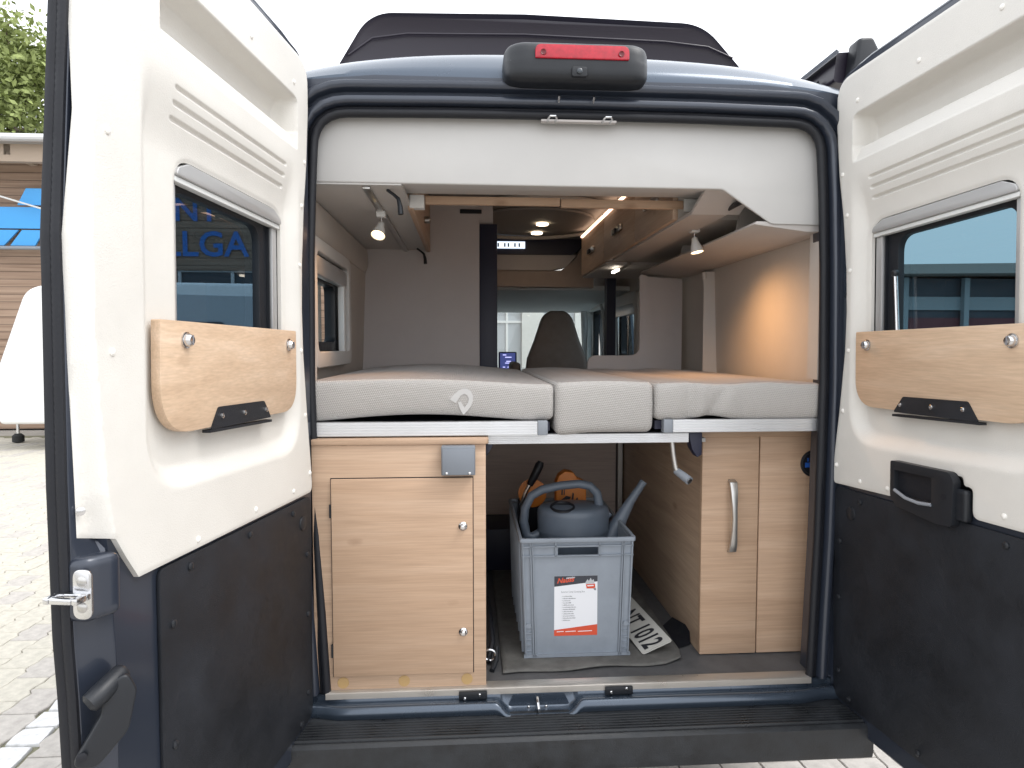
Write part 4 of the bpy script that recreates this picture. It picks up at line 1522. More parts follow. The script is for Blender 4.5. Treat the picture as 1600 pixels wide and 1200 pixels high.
# partitions
MB().box(-.86, -.262, 1.41, 1.44, FZ, 2.394).build('wardrobe_wall', 'board_grey', van)
MB().box(-.86, -.19, 1.45, 2.45, FZ, 2.394).build('washroom_block', 'board_grey', van)
MB().box(-.261, -.170, 1.415, 1.449, FZ, 2.275).build('door_post', 'navy', van, bevel=.004)
pr = [(.80, FZ), (.80, 2.0)] + rpoly([(.80, 2.0), (.62, 2.012), (.574, 2.03), (.574, 1.602), (.30, 1.602), (.288, FZ)], [0, 0, .03, .05, .05, 0], 6)[1:]
MB().prism(pr, 1.405, 1.43).build('kitchen_panel', 'board_grey', van, bevel=.003)
MB().box(.32, .84, 1.431, 2.3, FZ, 1.50).build('kitchen_block', 'board_grey', van)
# forward roof: oval edge, downlights, dark shelf, oak band
ov = [( .06+.50*math.cos(a), 1.86+.62*math.sin(a), 2.378) for a in np.linspace(0, 2*math.pi, 49)[:-1]]
MB().tube(ov, .012, 8, closed=True).build('roof_hatch_rim', 'lining', van)
mb = MB()
mb.lathe([(.36, 0), (.36, .012), (.34, .016)], (.06, 1.9, 2.378), (0, 0, 1), 32)
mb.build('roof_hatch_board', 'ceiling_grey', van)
for q in ((.12, 1.93), (.12, 2.24), (-.24, 1.50)):
    dl = MB().lathe([(.034, 0), (.036, .006), (.030, .008)], (q[0], q[1], 2.366), (0, 0, 1), 18).build('downlight', 'downlight_glow', van)
MB().box(-.36, -.25, 1.402, 1.4095, 2.325, 2.345).build('switch_plate', 'black_plastic', van)
cs = thing('cab_shelf', (.1, 2.6, 2.1), 'dark shelf above the cab with an oak band and lit white panel', 'shelf')
MB().prism(rpoly([(-.85, 2.285), (.40, 2.285), (.47, 2.33), (.50, 2.394), (-.85, 2.394)], [0, .05, .03, 0, 0], 5), 2.60, 2.66).build('dark_recess', 'navy', cs)
MB().prism(rpoly([(-.85, 2.18), (.26, 2.18), (.36, 2.20), (.44, 2.284), (-.85, 2.284)], [0, .05, .08, 0, 0], 5), 2.61, 2.68).build('lower_front', 'board_grey', cs)
MB().prism([(-.85, 2.075), (.56, 2.062), (.56, 2.33), (.50, 2.394), (.43, 2.26), (.33, 2.18), (-.85, 2.18)], 2.625, 2.70).build('oak_band', 'band_wood', cs)
pn = MB().box(-.20, .075, 2.592, 2.5995, 2.325, 2.372).build('lit_panel', 'display_glow', cs)
for xx in (-.115, -.07, -.045, .0, .03):
    MB().box(xx, xx+.010, 2.588, 2.5918, 2.335, 2.360).build('panel_mark', 'ink', pn)
MB().box(-.86, .86, 2.70, 4.2, 2.05, 2.08).build('cab_headliner', 'cab_grey', van)
MB().prism([(2.70, 2.05), (4.26, 1.97), (4.26, 2.05)], -.86, .86, 'X').build('cab_headliner_slope', 'cab_grey', van)
m2 = MB()
plate(m2, [(-.95, .6), (.95, .6), (.90, 2.3), (-.90, 2.3)], [rpoly([(-.84, 1.42), (.84, 1.42), (.80, 1.985), (-.80, 1.985)], .08, 6)], 4.27, 4.36, gY)
m2.build('windscreen_frame', 'cab_grey', van)
MB().prism([(-.88, 1.40), (.88, 1.40), (.83, 2.02), (-.83, 2.02)], 4.37, 4.38).build('windscreen', 'glass_clear', van)
for x0 in (-.72, .08):
    MB().box(x0, x0+.64, 4.16, 4.20, 1.985, 2.045).build('sun_visor', 'cab_grey', van, bevel=.01)
MB().prism(rrect(-.18, .06, 1.985, 2.055, .02), 4.02, 4.06).build('mirror', 'black_plastic', van, bevel=.008)
MB().prism([(3.75, FZ), (3.75, 1.25), (3.85, 1.42), (4.26, 1.44), (4.26, FZ)], -.86, .86, 'X').build('dashboard', 'black_plastic', van, bevel=.02)
MB().tube([(.80, 3.34, 1.30), (.80, 3.36, 1.70), (.80, 3.42, 1.93), (.80, 3.55, 2.01), (.80, 4.15, 2.0)], .02, 10).build('cab_door_trim', 'lining_pale', van)
MB().tube([(.80, 4.24, 1.42), (.78, 4.22, 1.75), (.76, 4.15, 1.99)], .03, 10).build('windscreen_pillar', 'lining_pale', van)
MB().box(.60, .66, 2.36, 2.44, FZ, 2.15).build('door_pillar', 'navy', van)
MB().prism([(-.9, .6), (.9, .6), (.9, 1.3), (.7, 1.42), (-.7, 1.42), (-.9, 1.3)], 4.40, 5.4).build('bonnet', 'paint', van, bevel=.05, seg=3)
MB().tube([(-.45+.17*math.cos(a), 3.62+.05*math.sin(a), 1.50+.17*math.sin(a)) for a in np.linspace(0, 2*math.pi, 25)[:-1]], .014, 8, closed=True).build('steering_wheel', 'black_plastic', van)
ds = thing('dash_display', (.03, 3.72, 1.44), 'small lit touch screen on the dashboard left of the seat', 'screen')
MB().prism(rrect(-.055, .10, 1.425, 1.605, .012), 3.71, 3.74).build('case', 'black_plastic', ds)
scn = MB().box(-.043, .088, 3.706, 3.7095, 1.45, 1.595).build('screen', 'screen', ds)
for i, (x0, x1, z) in enumerate(((-.02, .01, 1.575), (.0, .055, 1.555), (.01, .05, 1.52), (.0, .05, 1.505), (-.02, .0, 1.47), (.02, .04, 1.47), (.055, .075, 1.47))):
    MB().box(x0, x1, 3.703, 3.7055, z, z+.007).build('screen_mark', 'screen_ink', scn)


def seat(xc):
    bk_ = [(-.255, .95), (-.25, 1.35), (-.225, 1.56), (-.17, 1.70), (-.125, 1.84), (-.10, 1.895), (-.05, 1.92), (.05, 1.92), (.10, 1.895), (.125, 1.84), (.17, 1.70), (.225, 1.56), (.25, 1.35), (.255, .95)]
    s_ = MB().prism([(xc+a, b) for a, b in bk_], 2.97, 3.10).build('cab_seat', 'seat', van, bevel=.035, seg=4, ang=60)
    MB().box(xc-.27, xc+.27, 3.02, 3.5, .95, 1.10).build('seat_cushion', 'seat', s_, bevel=.04, seg=3)
    MB().box(xc-.22, xc+.22, 3.05, 3.45, FZ, .95).build('seat_base', 'black_plastic', s_)
    for sx_ in (-1, 1):
        m3 = MB()
        rbox(m3, xc+sx_*.31-.035, xc+sx_*.31+.035, 3.0, 3.4, 1.38, 1.53, .03, 3, 6, 3)
        m3.build('armrest', 'seat', s_, ang=60)


seat(.355)
seat(-.44)

# ---- bed: cushions on a rail frame
bed = thing('bed_frame', (0, .65, 1.34), 'bed frame with ribbed aluminium front rails under the cushions', 'bed frame')


def rail(x0, x1, y0, z0, z1, parent, depth=.03):
    prof = [(y0+depth, z0), (y0+depth, z1), (y0, z1)]
    n_ = 5
    hgt_ = z1-z0
    for i in range(n_):
        za = z1-hgt_*(i+.12)/n_
        zb = z1-hgt_*(i+.88)/n_
        prof += [(y0, za), (y0-.0015, za-.001), (y0-.0015, zb+.001), (y0, zb)]
    prof += [(y0, z0)]
    return MB().prism(prof, x0, x1, 'X').build('rail', 'alu', parent, ang=25)


rail(-.80, -.112, -.018, 1.376, 1.418, bed)
MB().box(-.111, -.080, -.021, .012, 1.375, 1.419).build('rail_cap', 'grey_cap', bed, bevel=.002)
rail(-.262, .378, .030, 1.342, 1.372, bed)
rail(.318, .80, .0, 1.378, 1.418, bed)
MB().box(.288, .317, -.003, .03, 1.377, 1.419).build('rail_cap', 'grey_cap', bed, bevel=.002)
MB().box(-.80, -.07, .016, 1.32, 1.385, 1.412).build('base_board', 'navy', bed)
MB().box(-.069, .268, .062, 1.32, 1.350, 1.372).build('base_board', 'navy', bed)
MB().box(.269, .80, .034, 1.32, 1.385, 1.412).build('base_board', 'navy', bed)
MB().box(-.26, .45, .075, 1.30, 1.336, 1.3485).build('bounce_board', 'lining_pale', bed)  # unseen pale board, added to bounce light into the space below the bed
for xs in ([(-.268, 1.372), (-.245, 1.372), (-.247, 1.335), (-.268, 1.30)], [(.380, 1.372), (.425, 1.372), (.425, 1.30), (.410, 1.292), (.392, 1.32)]):
    MB().prism(xs, .036, .08).build('support_hook', 'navy', bed, bevel=.002)


def bump_(x, c, w_):
    return math.exp(-((x-c)/w_)**2)


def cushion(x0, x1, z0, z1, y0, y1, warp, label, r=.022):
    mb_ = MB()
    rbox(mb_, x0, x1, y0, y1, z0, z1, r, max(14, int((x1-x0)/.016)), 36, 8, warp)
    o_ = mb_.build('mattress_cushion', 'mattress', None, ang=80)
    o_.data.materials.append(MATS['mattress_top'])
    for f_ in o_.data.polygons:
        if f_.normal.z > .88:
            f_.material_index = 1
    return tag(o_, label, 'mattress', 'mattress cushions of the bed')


def w_left(x, y, z):
    t = (x+.80)/.74
    arch = .020*math.sin(min(1, max(0, t*1.12))*math.pi)**1.2
    back = .012*math.sin(max(0, min(1, t))*math.pi)*min(1, max(0, y)/.6)
    s = (z-1.42)/.125
    return (x, y-.005*math.sin(max(0, min(1, s))*math.pi), z+arch*(1.0 if s < .5 else .55)-.012*t*s+back*s)


def w_mid(x, y, z):
    s = (z-1.378)/.157
    return (x, y-.007*math.sin(max(0, min(1, s))*math.pi), z+.006*math.sin((x+.055)/.31*math.pi)*s+(.008*bump_(x, -.03, .05) if s < .3 else 0)*-1)


def w_right(x, y, z):
    s = (z-1.418)/.115
    f = max(0.0, 1-max(0, y)/.10)
    dy = f*(.012*bump_(x, .372, .016)-.010*bump_(x, .405, .02)+.009*bump_(x-.10*(s-.5)*.6, .462, .013)-.006*bump_(x, .50, .025)-.003)
    lift = .012*bump_(x, .44, .06)*(1-s)
    return (x, y+dy-.005*math.sin(max(0, min(1, s))*math.pi), z+lift+.003*math.sin(x*23)*s)


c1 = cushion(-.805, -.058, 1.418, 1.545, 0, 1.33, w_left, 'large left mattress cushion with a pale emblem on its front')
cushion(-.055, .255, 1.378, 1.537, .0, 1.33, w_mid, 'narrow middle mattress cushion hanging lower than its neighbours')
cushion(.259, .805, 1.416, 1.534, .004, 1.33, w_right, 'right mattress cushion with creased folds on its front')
# emblem
em = [(848, 243), (872, 215), (905, 187), (930, 178), (952, 180), (975, 195), (987, 222), (986, 255), (975, 282), (952, 310), (930, 332), (916, 312), (904, 285), (897, 258), (914, 255), (936, 290), (957, 262), (962, 238), (952, 218), (935, 210), (912, 222), (884, 264)]
ex = lambda a: -.404+(480+a/3.81-690)*(.734/378)
ez = lambda b: 1.557-(560+b/3.81-588)*.00200
MB().prism([(ex(a), ez(b)) for a, b in em], -.0066, -.0050).build('emblem', 'emblem', c1)

# ---- left storage cabinet
lc = thing('storage_cabinet', (-.53, .6, FZ), 'oak storage cabinet on the left with a single hatch door', 'cabinet')
MB().box(-.79, -.271, -.038, 1.30, FZ+.002, 1.352).build('carcass', 'oak', lc, bevel=.0015, origin=(-.53, 0, FZ))
MB().prism(rpoly([(-.79, -.044), (-.262, -.044), (-.262, .03), (-.30, 1.30), (-.79, 1.30)], [0, .02, 0, 0, 0], 5), 1.3525, 1.371, 'Z').build('top_board', 'oak', lc, bevel=.003)
MB().box(-.7355, -.3085, -.0392, -.0385, .6455, 1.2545).build('door_gap_shade', 'rubber', lc)  # black sheet painting in the shade of the gap round the hatch door
dr = MB().box(-.733, -.311, -.047, -.0395, .648, 1.252).build('hatch_door', 'oak_cab', lc, bevel=.0025, origin=(-.53, 0, FZ))
for zz in (1.104, .777):
    kb = MB().lathe([(.0135, 0), (.0135, .002), (.0115, .004), (.009, .005), (.0085, .012), (.006, .015), (.002, .016)], (-.341, -.047, zz), (0, -1, 0), 20).build('lock_knob', 'steel', dr)
for zz in (1.155, .727):
    MB().box(-.739, -.7335, -.046, -.0385, zz-.02, zz+.02).build('hinge', 'black_plastic', lc)
bx_ = MB().box(-.404, -.303, -.074, -.0385, 1.264, 1.351).build('control_box', 'grey_box', lc, bevel=.003)
MB().box(-.401, -.306, -.080, -.0745, 1.266, 1.343).build('box_lid', 'grey_box', bx_, bevel=.0025)
for xx in (-.388, -.320):
    MB().lathe([(.004, 0), (.004, .003), (.002, .004)], (xx, -.080, 1.272), (0, -1, 0), 10).build('box_screw', 'steel', bx_)
for xx in (-.706, -.522, -.330):
    MB().lathe([(.0175, 0), (.017, .0012), (.002, .0013)], (xx, -.0382, .625), (0, -1, 0), 20).build('cover_cap', 'cap_tan', lc)

# ---- right cabinet
def RC(x, y, z):
    return (x-.008, y-.028, z)


rc = thing('wardrobe_cabinet', (.66, .7, FZ), 'tall oak cabinet on the right with a curved metal handle', 'cabinet')
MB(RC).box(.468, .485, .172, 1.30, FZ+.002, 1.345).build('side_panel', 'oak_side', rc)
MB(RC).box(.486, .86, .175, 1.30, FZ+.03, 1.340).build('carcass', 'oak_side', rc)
MB(RC).box(.455, .86, .145, 1.30, 1.3455, 1.366).build('top_board', 'oak_cab', rc, bevel=.002)
dr = MB(RC).box(.466, .6605, .150, .1715, FZ+.004, 1.345).build('door', 'oak_cab', rc, bevel=.002, origin=(.3, 0, .3))
MB(RC).box(.6645, .862, .150, .1715, FZ+.004, 1.345).build('fixed_panel', 'oak_cab', rc, bevel=.002, origin=(.7, 0, 1.1))
hp = [(.566, .149, 1.203), (.566, .128, 1.196), (.565, .116, 1.165), (.564, .108, 1.12), (.5645, .105, 1.078), (.565, .108, 1.035), (.566, .116, .99), (.567, .128, .960), (.567, .149, .953)]
mb = MB(RC)
vs_, fs_ = [], []
hwid = (.012, .0125, .0115, .0085, .0075, .0085, .0115, .0125, .012)
for (x, y, z), h_ in zip(hp, hwid):
    vs_ += [(x-h_, y, z), (x+h_, y, z), (x+h_, y+.009, z+(0.004 if z > 1.08 else -.004)*-1), (x-h_, y+.009, z+(0.004 if z > 1.08 else -.004)*-1)]
for i in range(len(hp)-1):
    for j in range(4):
        fs_.append((i*4+j, i*4+(j+1) % 4, (i+1)*4+(j+1) % 4, (i+1)*4+j))
fs_ += [(0, 1, 2, 3), tuple(range(32, 36))]
MB(RC).add(vs_, fs_).build('handle', 'nickel', dr, bevel=.0015)
so_ = MB(RC).lathe([(.046, 0), (.046, .004), (.040, .006), (.038, .003), (.002, .003)], (.850, .150, 1.252), (0, -1, 0), 28).build('socket', 'rubber', rc)
MB(RC).box(.818, .875, .1425, .1455, 1.240, 1.256).build('socket_bar', 'blue_item', so_)
for i in range(5):
    MB(RC).box(.826+i*.009, .829+i*.009, .1425, .1455, 1.260, 1.272).build('socket_pin', 'blue_item', so_)

# ---- boot back wall
MB().box(-.27, .466, 1.302, 1.325, FZ, 1.345).build('boot_back_wall', 'back_wood', van)
MB().box(-.27, -.02, 1.02, 1.30, FZ+.001, .80).build('boot_box', 'navy', van, bevel=.01)
MB().box(.430, .452, 1.26, 1.301, FZ, 1.345).build('boot_post', 'black_plastic', van)
MB().box(.4305, .4515, 1.245, 1.2595, FZ, 1.18).build('boot_post_cover', 'nickel', van)

# ---- crank of the bed support
ck = thing('crank_handle', (.34, .05, 1.34), 'grey crank handle hanging under the right end of the bed rail', 'crank')
MB().tube([(.332, .055, 1.343), (.336, .052, 1.30), (.342, .048, 1.258), (.347, .046, 1.246), (.352, .044, 1.240)], .0085, 12).build('crank_arm', 'nickel', ck)
MB().tube([(.347, .052, 1.246), (.362, .02, 1.233), (.372, -.002, 1.224)], [.012, .0135, .0135], 16).build('grip', 'grey_cap', ck)
MB().lathe([(.0095, 0), (.0095, .003), (.005, .004)], (.372, -.003, 1.2236), (.40, -.86, -.36), 14).build('grip_screw', 'steel', ck)
# ================================================================ things in the boot
# grey felt mat with a folded corner
mt_ = MB()


def matf(x, y):
    z = FZ+.0035+.004*math.exp(-((y-.05)/.05)**2)*(.5+.5*math.sin(x*19))
    return z


vs_, fs_ = [], []
nx_, ny_ = 40, 50
for i in range(nx_+1):
    for j in range(ny_+1):
        a, b = i/nx_, j/ny_
        x0 = -.215+.615*a
        y0 = .028+.04*a+(1.20-.05)*b+.006*math.sin(a*14)
        x, y, z = x0, y0, matf(x0, y0)
        # fold the near right corner over
        d = (x0-.33)*.78-(y0-.07)*.62
        if d > 0:
            fl = .055
            t_ = d/fl
            if t_ < math.pi:
                x -= .78*(d-fl*.30*math.sin(t_)*1.0)*.55
                y += .62*(d-fl*.30*math.sin(t_)*1.0)*.55
                z += fl*.30*(1-math.cos(t_))
        vs_.append((x, y, z))
for i in range(nx_):
    for j in range(ny_):
        a = i*(ny_+1)+j
        fs_.append((a, a+1, a+ny_+2, a+ny_+1))
mt_.add(vs_, fs_)
fm = mt_.build('floor_mat', 'mat_felt', None, ang=70)
so_m = fm.modifiers.new('thickness', 'SOLIDIFY')
so_m.thickness = .003
so_m.offset = 1
tag(fm, 'thin grey felt mat with a folded corner under the plastic crate', 'mat')
CZ = FZ+.008
# ---- euro crate
X0, X1, Y0, Y1, H0, H1 = -.156, .236, .122, .722, CZ, CZ+.405
cr_ = thing('plastic_crate', ((X0+X1)/2, (Y0+Y1)/2, CZ), 'open grey plastic crate with a paper label on its front', 'crate')
T = .006


def taper(x, z):
    k = (H1-z)/(H1-H0)*.012
    return x+(k if x < (X0+X1)/2 else -k)


fnt = [(taper(X0+.008, H0), H0), (taper(X1-.008, H0), H0), (X1-.006, H1-.014), (X0+.006, H1-.014)]
mb = MB()
plate(mb, rpoly(fnt, [.012, .012, 0, 0], 4), [rrect(-.026, .110, H1-.066, H1-.034, .004, 3)], Y0+.012, Y0+.018, gY)
mb.build('front_wall', 'crate', cr_)
mb = MB()
plate(mb, rpoly(fnt, [.012, .012, 0, 0], 4), [rrect(-.026, .110, H1-.066, H1-.034, .004, 3)], Y1-.018, Y1-.012, gY)
mb.build('rear_wall', 'crate', cr_)
MB().prism([(X0+.020, H0), (X0+.026, H0), (X0+.012, H1-.014), (X0+.006, H1-.014)], Y0+.0185, Y1-.0185).build('side_wall', 'crate', cr_)
MB().prism([(X1-.020, H0), (X1-.026, H0), (X1-.012, H1-.014), (X1-.006, H1-.014)], Y0+.0185, Y1-.0185).build('side_wall', 'crate', cr_)
MB().box(X0+.028, X1-.028, Y0+.019, Y1-.019, H0+.002, H0+.010).build('crate_floor', 'crate', cr_)
mb = MB()
plate(mb, rrect(X0, X1, Y0, Y1, .012, 4), [rrect(X0+.011, X1-.011, Y0+.011, Y1-.011, .01, 4)], H1-.014, H1, gZ)
mb.build('rim', 'crate', cr_, bevel=.0015)
# ribs on the front: top frame, corner ladders, base lip
yF = Y0+.0035
for x0, x1, z0, z1 in ((X0+.008, X1-.008, H1-.030, H1-.0265), (X0+.008, X1-.008, H1-.0625, H1-.059), (X0+.016, X1-.016, H0, H0+.010)):
    MB().box(x0, x1, yF, Y0+.0125, z0, z1).build('front_rib', 'crate', cr_)
for xx in (X0+.012, X0+.037, X0+.044, -.034, .114, X1-.044, X1-.037, X1-.012):
    if -.05 < xx < .13:
        MB().box(xx-.002, xx+.002, yF, Y0+.0126, H1-.066, H1-.0145).build('front_rib', 'crate', cr_)
    else:
        xb = taper(xx, H0)
        MB().prism([(xb-.0018, H0+.002), (xb+.0018, H0+.002), (xx+.0018, H1-.0145), (xx-.0018, H1-.0145)], yF, Y0+.0127).build('front_rib', 'crate', cr_)
for sx_ in (X0+.028, X1-.028):
    for i in range(5):
        zz = H0+.022+i*.020
        MB().box(sx_-.010+(.004 if sx_ < 0 else -.004), sx_+.010+(.004 if sx_ < 0 else -.004), yF+.002, Y0+.0128, zz, zz+.003).build('front_rib', 'crate', cr_)
    cxr = sx_+(.003 if sx_ < 0 else -.003)
    MB().lathe([(.005, 0), (.009, 0), (.009, .006), (.005, .006)], (cxr, Y0+.0127, H0+.108), (0, -1, 0), 12).build('front_rib', 'crate', cr_)
for yy in np.linspace(Y0+.05, Y1-.05, 7):
    MB().prism([(X1-.020, H0+.002), (X1-.012, H0+.002), (X1-.001, H1-.0145), (X1-.006, H1-.0145)], yy-.002, yy+.002).build('side_rib', 'crate', cr_)
    MB().prism([(X0+.020, H0+.002), (X0+.012, H0+.002), (X0+.001, H1-.0145), (X0+.006, H1-.0145)], yy-.002, yy+.002).build('side_rib', 'crate', cr_)
# paper label on the front
LX0, LX1, LZ0, LZ1 = -.038, .108, .676, .880
yl = Y0+.0118
lb = MB().box(LX0, LX1, yl-.0004, yl, LZ0, LZ1).build('label_sheet', 'paper', cr_)
lw, lh = LX1-LX0, LZ1-LZ0
lx = lambda f: LX0+lw*f
lz = lambda f: LZ1-lh*f


def flat(poly, mat_, d=.0008, nm='label_print'):
    return MB().add([(lx(a), yl-d, lz(b)) for a, b in poly], [tuple(range(len(poly)))]).build(nm, mat_, lb, flat=True)


flat([(0, 0), (1, 0), (1, .10), (0, .175)], 'print_dark')
flat([(0, .90), (1, .82), (1, 1), (0, 1)], 'print_red')
mb = MB()
text(mb, 'Nauss', .0235, lambda a, b: (lx(.06)+a, yl-.0012, lz(.118)+b+a*.10), bold=.0007, shear=.3, sx=.98)
mb.build('label_heading', 'print_red', lb, flat=True)
mb = MB()
text(mb, 'camping', .009, lambda a, b: (lx(.27)+a, yl-.0012, lz(.045)+b+a*.06), bold=.0002, shear=.3)
mb.build('label_print', 'paper', lb, flat=True)
mb = MB()
text(mb, 'Exterior Camp Camping Box', .0085, lambda a, b: (lx(.16)+a*.80, yl-.0008, lz(.278)+b))
mb.build('label_print', 'ink_grey', lb, flat=True)
mb = MB()
rng = random.Random(4)
for i, wd in enumerate((.23, .32, .18, .21, .27, .32, .30, .24, .27, .28, .31, .18)):
    z = .332+i*.0365
    mb.add([(lx(.18), yl-.0008, lz(z)), (lx(.19), yl-.0008, lz(z)), (lx(.19), yl-.0008, lz(z+.012)), (lx(.18), yl-.0008, lz(z+.012))], [(0, 1, 2, 3)])
    x_ = .21
    while x_ < .18+wd:
        w2 = rng.uniform(.008, .02)
        h2 = rng.uniform(.010, .018)
        mb.add([(lx(x_), yl-.0008, lz(z+.016-h2)), (lx(x_+w2), yl-.0008, lz(z+.016-h2)), (lx(x_+w2), yl-.0008, lz(z+.016)), (lx(x_), yl-.0008, lz(z+.016))], [(0, 1, 2, 3)])
        x_ += w2+.007
mb.build('label_list', 'ink_grey', lb, flat=True)
mb = MB()
for x0, x1 in ((.06, .22), (.26, .50), (.55, .88)):
    mb.add([(lx(x0), yl-.0012, lz(.925)), (lx(x1), yl-.0012, lz(.920)), (lx(x1), yl-.0012, lz(.932)), (lx(x0), yl-.0012, lz(.937))], [(0, 1, 2, 3)])
mb.build('label_print', 'paper', lb, flat=True)
# small grey and red emblem at its top right
for poly, mm in (([(.72, .11), (.77, .06), (.80, .09), (.84, .035), (.87, .08), (.91, .06), (.93, .13), (.73, .14)], 'grey_and_caravan_shade'), ([(.73, .145), (.94, .135), (.95, .20), (.90, .215), (.75, .215)], 'print_red'), ([(.90, .218), (.96, .205), (.97, .25), (.93, .245)], 'ink_grey'), ([(.76, .16), (.91, .155), (.91, .175), (.77, .18)], 'paper')):
    flat(poly, mm, .0012 if mm != 'paper' else .0016)

# ---- watering can standing in the crate
wc = thing('watering_can', (.06, .40, .80), 'dark grey plastic watering can standing in the crate', 'watering can')
cx, cy = .062, .37
prof = [(.10, .78), (.118, .79), (.121, .86), (.124, .968), (.127, .973), (.126, .978), (.128, 1.035), (.126, 1.050), (.119, 1.060), (.105, 1.064), (.06, 1.067), (.004, 1.068)]
vs_, fs_ = [], []
n = 40
for r_, z in prof:
    for j in range(n):
        a = 2*math.pi*j/n
        vs_.append((cx+r_*1.04*math.cos(a), cy+r_*.80*math.sin(a), z))
for i in range(len(prof)-1):
    for j in range(n):
        fs_.append((i*n+j, i*n+(j+1) % n, (i+1)*n+(j+1) % n, (i+1)*n+j))
fs_ += [tuple(range(n)), tuple(range((len(prof)-1)*n, len(prof)*n))]
MB().add(vs_, fs_).build('body', 'can', wc, ang=50)
MB().lathe([(.046, 0), (.044, .006), (.038, .007), (.036, -.002), (.002, -.002)], (cx-.045, cy-.040, 1.064), (-.04, -.10, 1), 24, sx=1.25).build('filler_mouth', 'rubber', wc, ang=60)
MB().tube([(cx-.118, cy, .962), (cx-.150, cy, .948), (cx-.172, cy, .955), (cx-.183, cy, 1.005), (cx-.178, cy, 1.055), (cx-.155, cy, 1.100), (cx-.115, cy, 1.122), (cx-.05, cy, 1.136), (cx+.02, cy, 1.142), (cx+.062, cy, 1.134), (cx+.088, cy, 1.108), (cx+.096, cy, 1.070), (cx+.094, cy, 1.025)], [.018, .0175, .017, .0165, .016, .016, .016, .0155, .0155, .016, .0165, .017, .018], 14).build('handle', 'can', wc, ang=60)
MB().tube([(cx+.105, cy, .86), (cx+.150, cy, .955), (cx+.175, cy, 1.005), (cx+.215, cy, 1.075), (cx+.252, cy, 1.130), (cx+.264, cy, 1.148)], [.042, .034, .026, .0165, .0135, .0145], 16).build('spout', 'can', wc, ang=60)
MB().tube([(cx+.098, cy-.01, 1.000), (cx+.135, cy-.01, 1.036)], [.016, .013], 12).build('hose_clip', 'can', wc)

# ---- hand tool with black grip
tl = thing('black_grip_tool', (-.09, .60, .72), 'steel rod tool with a black rubber grip leaning in the crate', 'tool')
MB().tube([(-.085, .62, .70), (-.10, .62, .96), (-.110, .61, 1.01), (-.095, .60, 1.06), (-.070, .60, 1.108)], .0085, 10).build('rod', 'steel', tl)
MB().tube([(-.078, .60, 1.092), (-.060, .60, 1.125), (-.038, .60, 1.172), (-.032, .60, 1.186)], [.0125, .0165, .0175, .012], 14).build('grip', 'rubber', tl)
MB().prism(rrect(-.12, -.02, .72, 1.02, .02), .66, .69).build('blade', 'black_plastic', tl)
og = thing('orange_case', (.09, .62, .74), 'orange plastic case with black print behind the watering can', 'case')
MB().prism(rpoly([(.028, .74), (.155, .74), (.152, 1.10), (.115, 1.118), (.10, 1.140), (.068, 1.146), (.042, 1.128), (.030, 1.10)], .012, 4), .60, .66).build('shell', 'orange', og, bevel=.005)
mb = MB()
for q in ([(.05, 1.05), (.056, 1.05), (.058, 1.082), (.052, 1.082)], [(.06, 1.05), (.064, 1.05), (.066, 1.075), (.062, 1.075)], [(.05, 1.03), (.085, 1.032), (.09, 1.042), (.07, 1.046)], [(.092, 1.03), (.10, 1.03), (.102, 1.055), (.096, 1.06)], [(.11, 1.028), (.118, 1.028), (.118, 1.038), (.112, 1.038)]):
    mb.add([(a, .5985, b) for a, b in q], [(0, 1, 2, 3)])
mb.build('print', 'ink', og, flat=True)
of = thing('orange_disc', (-.07, .68, .80), 'small orange round plastic disc beside the black grip tool', 'disc')
MB().lathe([(.02, 0), (.055, 0), (.058, .004), (.058, .016), (.02, .02)], (-.062, .66, 1.048), (0, -1, 0.05), 24).build('disc', 'orange', of)
MB().prism(rrect(-.075, -.05, .74, 1.0, .005), .665, .685).build('disc_foot', 'orange', of)

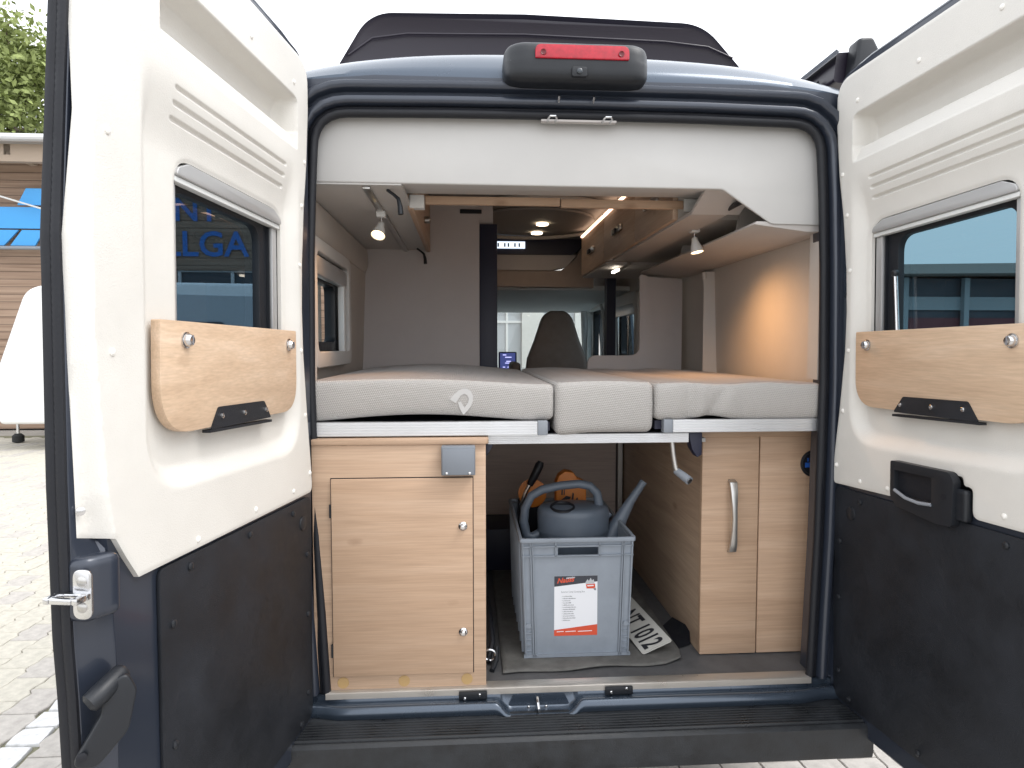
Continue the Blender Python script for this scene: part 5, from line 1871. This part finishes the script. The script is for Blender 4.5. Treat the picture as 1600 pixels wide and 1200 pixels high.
# ---- number plate lying on the mat
e1 = Vector((.263, .122, FZ+.010))                 # near left corner
e2 = Vector((.367, .135, FZ+.048))                 # near right corner
ax_w = (e2-e1).normalized()
ax_l = Vector((-.085, .50, .015)).normalized()
ax_l = (ax_l-ax_w*ax_l.dot(ax_w)).normalized()
ax_n = ax_w.cross(ax_l)
Wp, Lp = .112, .52


def PL_(a, b, c=0.0):            # a across, b along from the near end
    return e1+ax_w*a+ax_l*b+ax_n*c


np_ = thing('number_plate', tuple(e1), 'white number plate with black characters lying beside the crate', 'number plate')
MB(PL_).prism(rrect(0, Wp, 0, Lp, .010), -.0015, 0, 'Z').build('plate', 'plate_white', np_)
mb = MB(PL_)
plate(mb, rrect(.0, Wp, .0, Lp, .010), [rrect(.003, Wp-.003, .003, Lp-.003, .008)], .0001, .0015, gU)
mb.build('plate_rim', 'plate_white', np_)
MB(PL_).box(.004, Wp-.004, Lp-.046, Lp-.004, .0001, .0006).build('blue_band', 'plate_blue', np_)
mb = MB(PL_)
TL_ = [0.0]
TL_[0] = text(MB(), 'OA NT 1012', .104, lambda a, b: (a, b, 0), sx=.70)
wd = text(mb, 'OA NT 1012', .104, lambda a, b: (.018+b, .020+TL_[0]-a, .0009), bold=.0026, sx=.70)
ch = mb.build('characters', 'ink', np_, flat=True)
# ---- strap and bits by the left cabinet
st_ = thing('dark_strap', (-.235, .12, FZ), 'dark strap with metal buckle on the floor beside the left cabinet', 'strap')
MB().tube([(-.262, .10, FZ+.012), (-.245, .16, FZ+.05), (-.25, .25, FZ+.10), (-.255, .40, FZ+.11), (-.25, .55, FZ+.04)], .010, 8).build('webbing', 'rubber', st_)
MB().tube([(-.255+.018*math.cos(a), .10, FZ+.035+.018*math.sin(a)) for a in np.linspace(0, 6.283, 17)[:-1]], .004, 6, closed=True).build('buckle', 'steel', st_)
MB().tube([(-.25, .05, FZ+.006), (-.235, .09, FZ+.02), (-.232, .13, FZ+.045)], .009, 8).build('cord', 'black_plastic', st_)
sp_ = thing('wedge_strap', (.40, .24, FZ), 'black webbing end beside the right cabinet foot', 'strap')
MB().add([(.395, .17, FZ+.004), (.452, .20, FZ+.004), (.463, .24, FZ+.050), (.45, .40, FZ+.02), (.40, .36, FZ+.004)], [(0, 1, 2, 3, 4)]).build('webbing', 'rubber', sp_)
